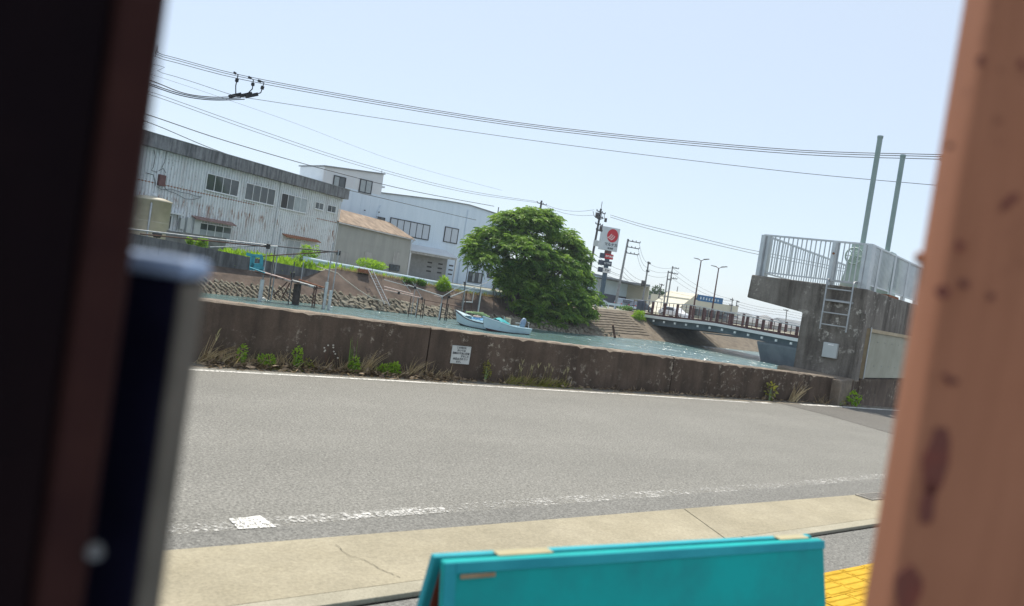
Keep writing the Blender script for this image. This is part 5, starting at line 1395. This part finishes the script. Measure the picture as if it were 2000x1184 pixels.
for k in range(3):
    span(apt+Vector((2,-.1,-.25-.85*k)), b1t+Vector((.2,0,-.2-.7*k)), .8, .02, ('upper','middle','lower')[k]+' wire from the three-armed pole to the pole before the cream wall', 'wires off the three-armed pole')
    span(b1t-Vector((0,0,.3+.9*k)), b3t-Vector((0,0,.3+.7*k)), .4, .02, ('upper','middle','lower')[k]+' wire between the cream-wall pole and the twin poles', 'wires to the twin poles')
    span(b3t-Vector((0,0,.3+.9*k)), b6t-Vector((0,0,.3+.5*k)), .9, .02, ('upper','middle','lower')[k]+' wire from the twin poles towards the far right poles', 'wires to the far poles')
    span(b7t-Vector((0,0,.2+.5*k)), b8t-Vector((0,0,.2+.5*k)), .3, .022, ('upper','middle','lower')[k]+' wire between the far poles above the grey roof', 'wires above the grey roof')
    span(mpt-Vector((0,0,6.2+.8*k)), apt-Vector((0,0,4.5+.7*k)), .3, .02, ('upper','middle','lower')[k]+' low wire from the tall pole to the three-armed pole', 'low wires by the store sign')
    span(apt-Vector((0,0,4.0+.6*k)), b1t-Vector((0,0,3.2+.6*k)), .4, .02, ('upper','middle','lower')[k]+' low wire from the three-armed pole to the cream-wall pole', 'low wires before the store')
    span(b8t-Vector((0,0,.3+.5*k)), b8t+Vector((22,-14,-.4-.5*k)), .3, .02, ('upper','middle','lower')[k]+' wire leaving the far pole to the right', 'wires leaving right')
span(mpt-Vector((0,0,8)), b7t, 1.2, .018, 'long low wire across the bridge lamps')

# ================================================================ far buildings
def house(label, px0, px1, py_ridge, py_eave, Y, depth, roof, wallm, hip=.0, name='house'):
    a, c = atY(px0, py_eave, Y), atY(px1, py_eave+(px1-px0)*.153, Y); zr_ = atY((px0+px1)/2, py_ridge, Y).z; ze_ = (a.z+c.z)/2
    t = thing(name, label, 'building', ((a.x+c.x)/2, Y, 0)); w = (c.x-a.x)/2
    MB().box(-w*.95,w*.95,0,depth,.2,ze_).build('wall', wallm, t)
    MB().add([(-w,-.4,ze_),(w,-.4,ze_),(w,depth+.4,ze_),(-w,depth+.4,ze_),(-w*(1-hip),depth/2,zr_),(w*(1-hip),depth/2,zr_)],[(0,1,5,4),(2,3,4,5),(1,2,5),(3,0,4),(3,2,1,0)]).build('roof', roof, t)
    return t, w, ze_
house('low far building with a long grey tiled roof', 1428, 1500, 612, 624, 108, 10, M['far_roof'], M['far_wall'], .12)
house('dark gabled house far right beyond the bridge', 1500, 1548, 620, 634, 112, 9, M['pole_con'], M['far_wall'], .9)
house('grey-blue low house far right beside the dark gabled house', 1538, 1600, 628, 640, 125, 9, M['far_roof'], M['far_wall'], .2)
bsg = thing('signboard_building', 'low cream building carrying a large blue signboard', 'building', (0,0,0))
a, c = atY(1342,600,112), atY(1428,596,112); zt = atY(1385,590,112).z
BSp = Plane((a.x,112),(c.x,110))
MB().hexa([(a.x,112,.2),(c.x,110,.2),(c.x,121,.2),(a.x,123,.2)],[(a.x,112,zt),(c.x,110,zt),(c.x,121,zt),(a.x,123,zt)]).build('wall', M['store_cream'], bsg)
r0 = atY(1362,575,112); r1 = atY(1410,582,111); zb0 = atY(1362,587,112).z
sbo = MB().hexa([(r0.x,111.6,zb0),(r1.x,110.6,zb0),(r1.x,111.2,zb0),(r0.x,112.2,zb0)],[(r0.x,111.6,r0.z),(r1.x,110.6,r0.z),(r1.x,111.2,r0.z),(r0.x,112.2,r0.z)]).build('signboard', M['blue_sign'], bsg)
for k in range(7):
    f = (k+.8)/8.5; x_ = r0.x+(r1.x-r0.x)*f; y_ = 111.58-1.0*f; zz = (zb0+r0.z)/2
    MB().box(x_-.18,x_+.18,y_-.04,y_-.01,zz-.28,zz+.24).build('sign_character', M['guard'], sbo)
MB().prism([(a.x-4.5,111.8,.2),(a.x+.3,111.8,.2),(r0.x,111.8,r0.z),(r0.x-.4,111.8,r0.z)],(0,8,0)).build('sloping_wall', M['store_cream'], bsg)
for k in range(5):
    x_ = a.x+2+1.8*k; MB().box(x_,x_+1.3,111.0-.4*k*.5,111.9,.8,2.4).build('window', M['glass'], bsg)
p = atY(1345,577,130); q = atY(1362,600,130)
wt = thing('pale_block', 'small pale concrete block building left of the blue signboard', 'building', (p.x,130,0))
MB().box(-1.6,2.4,0,6,.2,p.z).build('wall', M['grey_con'], wt); MB().box(-1.7,2.5,-.1,6.1,p.z,p.z+.2).build('roof_slab', M['far_wall'], wt); MB().box(-1.75,-1.3,-.3,0,p.z-2.6,p.z).build('sign_strip', M['navy'], wt)
p = atY(1305,585,140); o = thing('far_shed', 'low grey far shed behind the bridge railing', 'shed', (p.x,140,0))
MB().box(-2,9,0,8,.2,p.z-.6).build('wall', M['far_wall'], o); MB().prism([(-2.3,-.3,p.z-.6),(-2.3,8.3,p.z-.6),(-2.3,4,p.z+.5)],(11.6,0,0)).build('roof', M['far_roof'], o)
# far tree line
for i, (px, py, rx, rz) in enumerate(((1283,575,2.0,2.2),(1275,584,3,1.6),(1300,592,2.4,1.4))):
    c = atY(px, py, 150); plant('far_tree', ('tall', 'broad', 'low')[i]+' dark tree far behind the store', 'tree', (c.x,150,.2), [(0,0,c.z-.2,rx,rx*.8,rz),(rx*.5,0,c.z-.8,rx*.7,rx*.6,rz*.8)], 700, .6, .35, M['leaf_far'], 2, 'far trees', part='crown')

# ================================================================ weeds and litter at the foot of the flood wall
M['seed'] = mk('seed_brown', (.30,.27,.13), (.40,.36,.2), 30, .8)
def blade_plant(name, label, base, n, length, lean, spread, w, mat, curl=.5, group=None, heads=0, headmat=None, cat='weed', part='blades'):
    t = thing(name, label, cat, base, 0, group); V, F, T = [], [], []
    for k in range(n):
        a = random.uniform(0,2*math.pi); d = Vector((lean[0]+spread*math.cos(a), lean[1]*.5+spread*.6*math.sin(a), 1)).normalized()
        L = length*random.uniform(.45,1.1); p = Vector((random.gauss(0,.03+spread*.08), random.gauss(0,.025), -.01)); s = d.cross(Vector((random.uniform(-1,1),random.uniform(-1,1),.2))).normalized()
        bend = Vector((d.x,d.y,0))*curl*L-Vector((0,0,curl*L*.35)); o = len(V); m = 5
        for i in range(m+1):
            f = i/m; q = p+d*L*f+bend*f*f; ww = w*(1-f*.85)*random.uniform(.9,1.1)
            V += [tuple(q-s*ww/2), tuple(q+s*ww/2)]
        tn = random.random()
        for i in range(m): F.append((o+2*i,o+2*i+1,o+2*i+3,o+2*i+2)); T.append(min(1,max(0,tn+random.uniform(-.1,.1))))
        if k < heads:
            hb = MB(); q0 = p+d*L+bend
            for h in range(3):
                e = q0+Vector((random.uniform(-.05,.06),random.uniform(-.02,.02),random.uniform(.05,.10))); hb.tube([q0-d*.02, q0.lerp(e,.5), e], [.0025,.0045,.002], 5)
            stuff(hb.build('seed_head', headmat or M['seed'], t))
    obj_from_mesh(part, leaf_mesh(part, V, F, mat, T), t); return t
def wfoot(px, py=None, off=-.10):
    px = float(px); s = WP.hit(px, 720+(px-835)*.06)[0]; return WP.P(s, off, 0)
def leafy(px, label, h, n, mat, off=-.12, w=.10, grp='green weeds along the flood wall', ln=.045):
    p = wfoot(px, off=off)
    plant('green_weed', label, 'weed', (p.x,p.y,0), [(0,0,h*.62,w,w*.8,h*.42),(w*.4,-.02,h*.4,w*.7,w*.6,h*.3)], n, ln, ln*.55, mat, 4, grp, stem_mat=M['bamboo'])
dg = 'dry grass tufts along the flood wall'
blade_plant('dry_grass', 'broad fan of dry grass at the left end of the visible wall', wfoot(398), 60, .50, (.55,0), .45, .012, M['leaf_dry'], .5, dg, 2)
blade_plant('dry_grass', 'dry brown twiggy stalks right of the leftmost dry fan', wfoot(447), 30, .34, (.2,0), .5, .009, M['leaf_dry'], .2, dg, 1)
blade_plant('dry_grass', 'tall dry grass tuft leaning right, left of the two round green weeds', wfoot(705), 46, .52, (.40,0), .25, .011, M['leaf_dry'], .45, dg, 0)
blade_plant('dry_grass', 'sparse dry stalks near the spiky green weed', wfoot(660), 26, .36, (.25,0), .4, .009, M['leaf_dry'], .3, dg, 0)
blade_plant('dry_grass', 'bent dry grass tuft beside the wall joint', wfoot(795), 44, .46, (.42,0), .3, .010, M['leaf_dry'], .5, dg, 0)
blade_plant('dry_grass', 'low tangle of dry grass under the notice plaque', wfoot(868), 34, .26, (.2,0), .5, .009, M['leaf_dry'], .5, dg, 0)
blade_plant('dry_grass', 'short dry stalks behind the leftmost green weeds', wfoot(545), 36, .34, (.1,0), .4, .009, M['leaf_dry'], .3, dg, 1)
blade_plant('dry_grass', 'pale dry fan of grass near the floodgate', wfoot(1543), 30, .62, (.5,0), .35, .022, M['leaf_dry'], .4, dg, 0)
blade_plant('dry_grass', 'wispy dry stalks left of the weed at the tower corner', wfoot(1600), 22, .28, (.25,0), .7, .012, M['leaf_dry'], .3, dg, 0)
# dried flower with pale heads
fp = wfoot(640); dfl = thing('dried_flower', 'dried brown flower stalks with pale round heads', 'weed', fp)
for k in range(9):
    e = Vector((random.uniform(-.12,.14),random.uniform(-.05,.03),random.uniform(.22,.42))); MB().tube([(0,0,0), e*.55+Vector((random.uniform(-.03,.03),0,0)), e], [.004,.003,.002], 5).build('stalk', M['rust_dark'], dfl)
    MB().lathe([(0,-.012),(.014,-.004),(.013,.008),(0,.014)], e, 8).build('flower_head', M['rope'], dfl)
leafy(467,'thin green weed among dry stalks near the left end',.30,120,M['leaf_light'],w=.05)
leafy(516,'low bushy green weed, leftmost round one',.19,260,M['leaf_light'],w=.13)
leafy(574,'upright bright green weed with a narrow top',.34,170,M['leaf_light'],w=.07)
leafy(596,'small dull green weed right of the upright bright one',.17,80,M['leaf_olive'],w=.07)
blade_plant('green_weed', 'spiky upright green weed with finger-like shoots', wfoot(680), 16, .55, (.05,0), .16, .022, M['leaf_mid'], .0, 'green weeds along the flood wall')
leafy(684,'round green weed at the foot of the spiky weed',.26,170,M['leaf_light'],w=.08,off=-.16)
leafy(744,'left of two adjoining round green weeds',.17,230,M['leaf_light'],w=.09)
leafy(764,'right of two adjoining round green weeds',.21,230,M['leaf_light'],w=.08)
leafy(946,'small yellow-green weed under the right edge of the plaque',.36,110,M['leaf_olive'],w=.06,off=-.05)
for k, (px, lab) in enumerate(((1000,'leftmost olive grass clump right of the plaque'),(1028,'second olive grass clump right of the plaque, with forked seed heads'),(1058,'third olive grass clump right of the plaque'),(1090,'rightmost small olive grass clump right of the plaque'))):
    blade_plant('olive_grass', lab, wfoot(px), 60-16*(k==3), .24, (.1,0), .6, .014, M['leaf_olive'], .6, 'olive grass clumps', 0)
    blade_plant('seeding_stem', 'forked grass seed head above '+lab.split(' right')[0].replace('leftmost','the leftmost').replace('second','the second').replace('third','the third').replace('rightmost','the rightmost'), wfoot(px+5), 4, .42, (.08,0), .12, .008, M['leaf_olive'], .1, 'grass seed heads', 3, M['seed'])
leafy(1497,'yellow-green broad-leaved weed left of the pale dry fan',.40,46,M['leaf_olive'],w=.10,ln=.10)
leafy(1655,'green weed at the corner of the floodgate tower',.34,120,M['leaf_light'],w=.20,off=-.18,ln=.08)
leafy(1630,'low sprig between the dry stalks and the tower corner weed',.16,60,M['leaf_olive'],w=.10,off=-.2)
# litter of dry leaves and twigs, moss: not countable
V, F, T = [], [], []
nn = 5200; pxs = np.concatenate([RNG.uniform(398,880,4000), RNG.uniform(880,1660,1200)])
P = np.array([tuple(wfoot(x, off=float(-abs(RNG.normal()*(.14 if x < 880 else .07))-.02))+Vector((0,0,float(abs(RNG.normal())*(.035 if x < 880 else .012))))) for x in pxs])
D = unit(np.stack([RNG.normal(size=nn),RNG.normal(size=nn)*.7,RNG.normal(size=nn)*.35],1)); L_ = RNG.uniform(.03,.14,nn)
V, F, T = leaflets(P, D, L_, L_*RNG.uniform(.08,.4,nn), RNG.uniform(0,1,nn))
M['litter'] = leaf('leaf_litter', (.06,.04,.028), (.40,.29,.18), .1)
tag(stuff(obj_from_mesh('leaf_litter', leaf_mesh('leaf_litter', V, F, M['litter'], T))), 'dry leaves and twigs heaped along the foot of the wall', 'litter')
nn = 1500; mx_ = np.concatenate([RNG.normal(562,22,900), RNG.normal(1050,35,600)])
P = np.array([tuple(wfoot(x, off=float(-.10-abs(RNG.normal()*.08)))) for x in mx_]); D = unit(np.stack([RNG.normal(size=nn)*.6,RNG.normal(size=nn)*.6,np.ones(nn)],1)); L_ = RNG.uniform(.012,.035,nn)
V, F, T = leaflets(P, D, L_, L_*.5, RNG.uniform(0,1,nn)); tag(stuff(obj_from_mesh('moss', leaf_mesh('moss', V, F, M['leaf_olive'], T))), 'olive moss cushions at the foot of the wall', 'moss')
nn = 520; gx_ = np.concatenate([RNG.uniform(400,880,440), RNG.uniform(980,1110,80)])
P = np.array([tuple(wfoot(x, off=float(-.03-abs(RNG.normal()*.09)))) for x in gx_]); D = unit(np.stack([RNG.normal(.35,.5,nn),RNG.normal(size=nn)*.3,np.ones(nn)*.8],1)); L_ = RNG.uniform(.08,.30,nn)
V, F, T = leaflets(P, D, L_, .010*np.ones(nn), RNG.uniform(0,1,nn)); tag(stuff(obj_from_mesh('dry_stubble', leaf_mesh('dry_stubble', V, F, M['leaf_dry'], T))), 'short dry grass stubble along the foot of the wall', 'grass')
b = MB()
for a, c in zip(range(-8,18), range(-7,19)):
    b.quad(WP.P(a,-.42,.0045), WP.P(c,-.42,.0045), WP.P(c,-.0,.0045), WP.P(a,-.0,.0045))
structure(b.build('drifted_sand', M['sand']))
p = atZ(796,731,.01); o = MB().hexa([(-.09,-.03,0),(.08,-.05,0),(.1,.03,0),(-.08,.04,0)],[(-.07,-.02,.025),(.06,-.03,.012),(.08,.02,.02),(-.06,.03,.03)]).build('paper_scrap', M['white_print']); o.location = p; o.rotation_euler = (0,0,-.2); tag(o, 'small scrap of white paper on the road edge', 'litter')

# ================================================================ turquoise folding board in the foreground
TL, TR = atZ(868,1099,1.25), atZ(1609,1055,1.25); wv = (TR-TL); nrm = Vector((-wv.y,wv.x,0)).normalized(); wn_ = wv.normalized()
if nrm.y < 0: nrm = -nrm
M['board'] = mk('turquoise_board', (.018,.29,.29), (.010,.40,.385), 5.0, .7, bump=.08, bscale=60, spec=.12)
M['board_edge'] = mk('turquoise_edge', (.02,.30,.36), (.03,.37,.43), 8, .6, spec=.2)
M['board_in'] = mk('red_brown_wood', (.16,.035,.018), (.22,.06,.03), 5, .7)
M['hinge'] = mk('cream_hinge', (.34,.30,.17), (.42,.37,.23), 10, .7)
M['bare_wood'] = mk('bare_wood', (.26,.17,.09), (.34,.24,.14), 14, .7)
ab = thing('folding_board', 'turquoise wooden A-frame board standing on the pavement in front', 'signboard', (0,0,0))
H_ = 1.25; sp = .30
def slab(off_t, off_b, th, mat, name, a=0.0, c=1.0, z0=.01, z1=H_, extra=0.0):
    def pt(f, z, d_):
        g = (H_-z)/H_; o_ = off_t+(off_b-off_t)*g+d_+extra; return Vector((TL.x,TL.y,0))+Vector((wv.x,wv.y,0))*f+nrm*o_+Vector((0,0,z))
    return MB().hexa([pt(a,z0,0),pt(c,z0,0),pt(c,z0,th),pt(a,z0,th)],[pt(a,z1,0),pt(c,z1,0),pt(c,z1,th),pt(a,z1,th)]).build(name, mat, ab, .004)
fpn = slab(0, -sp, .018, M['board'], 'front_panel', .0, 1.0)
slab(-.003, -sp-.003, .0028, M['board_edge'], 'edge_trim', .0, .022); slab(-.003, -sp-.003, .0028, M['board_edge'], 'edge_trim', .022, 1.0, H_-.018, H_)
slab(.026, sp+.04, .018, M['board_edge'], 'back_panel', -.006, .994); slab(.022, sp+.035, .0035, M['board_in'], 'back_lining', .01, .985, .02, H_-.02)
slab(.0185, -sp+.0185, .003, M['board_in'], 'front_lining', .01, .985, .02, H_-.02)
slab(-.0045, -sp-.0045, .0012, M['bare_wood'], 'chipped_edge', .03, .10, H_-.026, H_-.019)
for a, c in ((.115,.235),(.865,.965)):
    q = [Vector((TL.x,TL.y,0))+Vector((wv.x,wv.y,0))*f+nrm*d_ for f, d_ in ((a,.012),(c,.012),(c,.036),(a,.036))]
    MB().hexa([p+Vector((0,0,H_-.001)) for p in q],[p+Vector((0,0,H_+.0025)) for p in q]).build('hinge', M['hinge'], ab, .002)

# ================================================================ the posts close to the lens
def near_frame(px, py, D):
    """point at forward distance D and the horizontal axes seen from there"""
    p = atD(px, py, D); v = Vector((p.x,p.y,0)).normalized(); r_ = Vector((v.y,-v.x,0)); return p, r_, v
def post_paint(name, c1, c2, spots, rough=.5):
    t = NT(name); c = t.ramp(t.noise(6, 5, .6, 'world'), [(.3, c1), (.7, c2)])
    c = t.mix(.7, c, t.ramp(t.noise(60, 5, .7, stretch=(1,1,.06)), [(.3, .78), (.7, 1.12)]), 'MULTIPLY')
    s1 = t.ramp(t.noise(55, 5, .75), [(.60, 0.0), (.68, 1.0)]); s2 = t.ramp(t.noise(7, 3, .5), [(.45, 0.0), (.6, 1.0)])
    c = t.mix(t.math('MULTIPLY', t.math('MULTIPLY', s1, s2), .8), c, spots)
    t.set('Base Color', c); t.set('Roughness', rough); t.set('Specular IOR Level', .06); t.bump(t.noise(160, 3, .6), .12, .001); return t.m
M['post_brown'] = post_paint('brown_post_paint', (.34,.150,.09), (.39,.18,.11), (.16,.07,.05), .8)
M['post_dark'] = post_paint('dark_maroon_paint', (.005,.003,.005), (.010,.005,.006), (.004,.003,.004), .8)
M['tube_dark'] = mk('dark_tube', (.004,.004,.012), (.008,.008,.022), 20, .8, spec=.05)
M['tube_side'] = mk('sunlit_tube_side', (.11,.10,.085), (.15,.135,.115), 30, .7, spec=.15)  # beige stands in for sunlight on the right side of the tube
M['tube_cap'] = mk('sky_tinted_cap', (.22,.31,.48), (.30,.39,.56), 40, .45, spec=.2)  # blue puts the sky's reflection on the top into the colour
M['scar'] = mk('rust_scar', (.20,.065,.05), (.14,.065,.055), 40, .8, spec=.1)
E_, rr_, vv_ = near_frame(1842, 592, .42)
rp = thing('brown_post', 'brown painted steel post with rust spots, close at the right edge', 'post', (E_.x,E_.y,0), math.atan2(rr_.y,rr_.x)+R(13))
o = MB().box(0,.16,0,.085,0,3.4).build('column', M['post_brown'], rp); bv = o.modifiers.new('bevel','BEVEL'); bv.width = .014; bv.segments = 5; bv.limit_method = 'ANGLE'
for p_ in o.data.polygons: p_.use_smooth = True
rr_ = Matrix.Rotation(R(13),3,'Z') @ rr_
RP = Plane((E_.x,E_.y),(E_.x+rr_.x,E_.y+rr_.y))
def scar(px, py, w, h, tilt=0.0, mat='scar'):
    s, z = RP.hit(px, py); k = .42/FPX; pts = []
    for i in range(12):
        a = 2*math.pi*i/12; q = random.uniform(.75,1.1); x_, z_ = w*k*.5*math.cos(a)*q, h*k*.5*math.sin(a)*q
        pts.append((s+x_*math.cos(tilt)-z_*math.sin(tilt), -.0008, z+x_*math.sin(tilt)+z_*math.cos(tilt)))
    MB().prism(pts, (0,.0012,0)).build('rust_scar', M[mat], rp)
scar(1826,900,44,170); scar(1812,985,28,90); scar(1840,570,30,26); scar(1873,480,18,22); scar(1882,555,22,18); scar(1915,120,16,24); scar(1970,395,16,46,-.6); scar(1935,580,14,16); scar(1860,745,24,14); scar(1995,125,14,18); scar(1845,735,14,12); scar(1855,285,14,12)
scar(1772,1150,52,95)
s, z = RP.hit(1810,480); o = MB().lathe([(0,-.004),(.0035,-.0035),(.0045,0),(.0035,.0035),(0,.004)], n=12).build('bolt', M['post_brown'], rp); o.location = (.0,.07,z)
E_, rl_, vl_ = near_frame(259, 480, .30)
M['post_edge'] = mk('maroon_edge', (.030,.013,.013), (.042,.018,.016), 20, .8, spec=.06)
lp = thing('dark_post', 'very dark maroon steel post filling the left edge', 'post', (E_.x,E_.y,0), math.atan2(rl_.y,rl_.x))
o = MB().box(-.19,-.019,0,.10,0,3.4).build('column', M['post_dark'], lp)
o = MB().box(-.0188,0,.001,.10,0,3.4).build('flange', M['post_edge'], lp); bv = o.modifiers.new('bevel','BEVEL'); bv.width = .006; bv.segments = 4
LPp = Plane((E_.x,E_.y),(E_.x+rl_.x,E_.y+rl_.y))
s, z = LPp.hit(186,1075); o = MB().lathe([(0,-.002),(.0028,-.0015),(.0032,.001)], n=8).build('screw', M['pole_con'], lp); o.matrix_local = Matrix.Translation((s,-.001,z)) @ Matrix.Rotation(R(90),4,'X')
# square tube post just right of it, its top a little below eye level
p_, rt_, vt_ = near_frame(350, 545, .34)
ang = math.atan2(rt_.y,rt_.x)-R(28)
tp_ = thing('tube_post', 'dark square tube post with a sky-tinted cap beside the maroon post', 'post', (p_.x,p_.y,0), ang)
zt = p_.z
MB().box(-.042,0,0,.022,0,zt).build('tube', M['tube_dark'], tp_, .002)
MB().box(.0002,.0022,.001,.021,0,zt-.002).build('sunlit_side', M['tube_side'], tp_)
MB().box(-.043,.0035,-.001,.023,zt,zt+.009).build('cap', M['tube_cap'], tp_, .003)

# ================================================================ summer haze over the river and town
hv = NT('haze_air'); hv.n.remove(hv.b)
pv = hv.n.new('ShaderNodeVolumePrincipled'); pv.inputs['Color'].default_value = (.80,.90,1.0,1); pv.inputs['Density'].default_value = .0003
pv.inputs['Anisotropy'].default_value = .3
hv.link(pv.outputs[0], hv.out.inputs['Volume'])
stuff(MB().box(-3200,4200,-600,5300,-5.2,19).build('haze', hv.m))
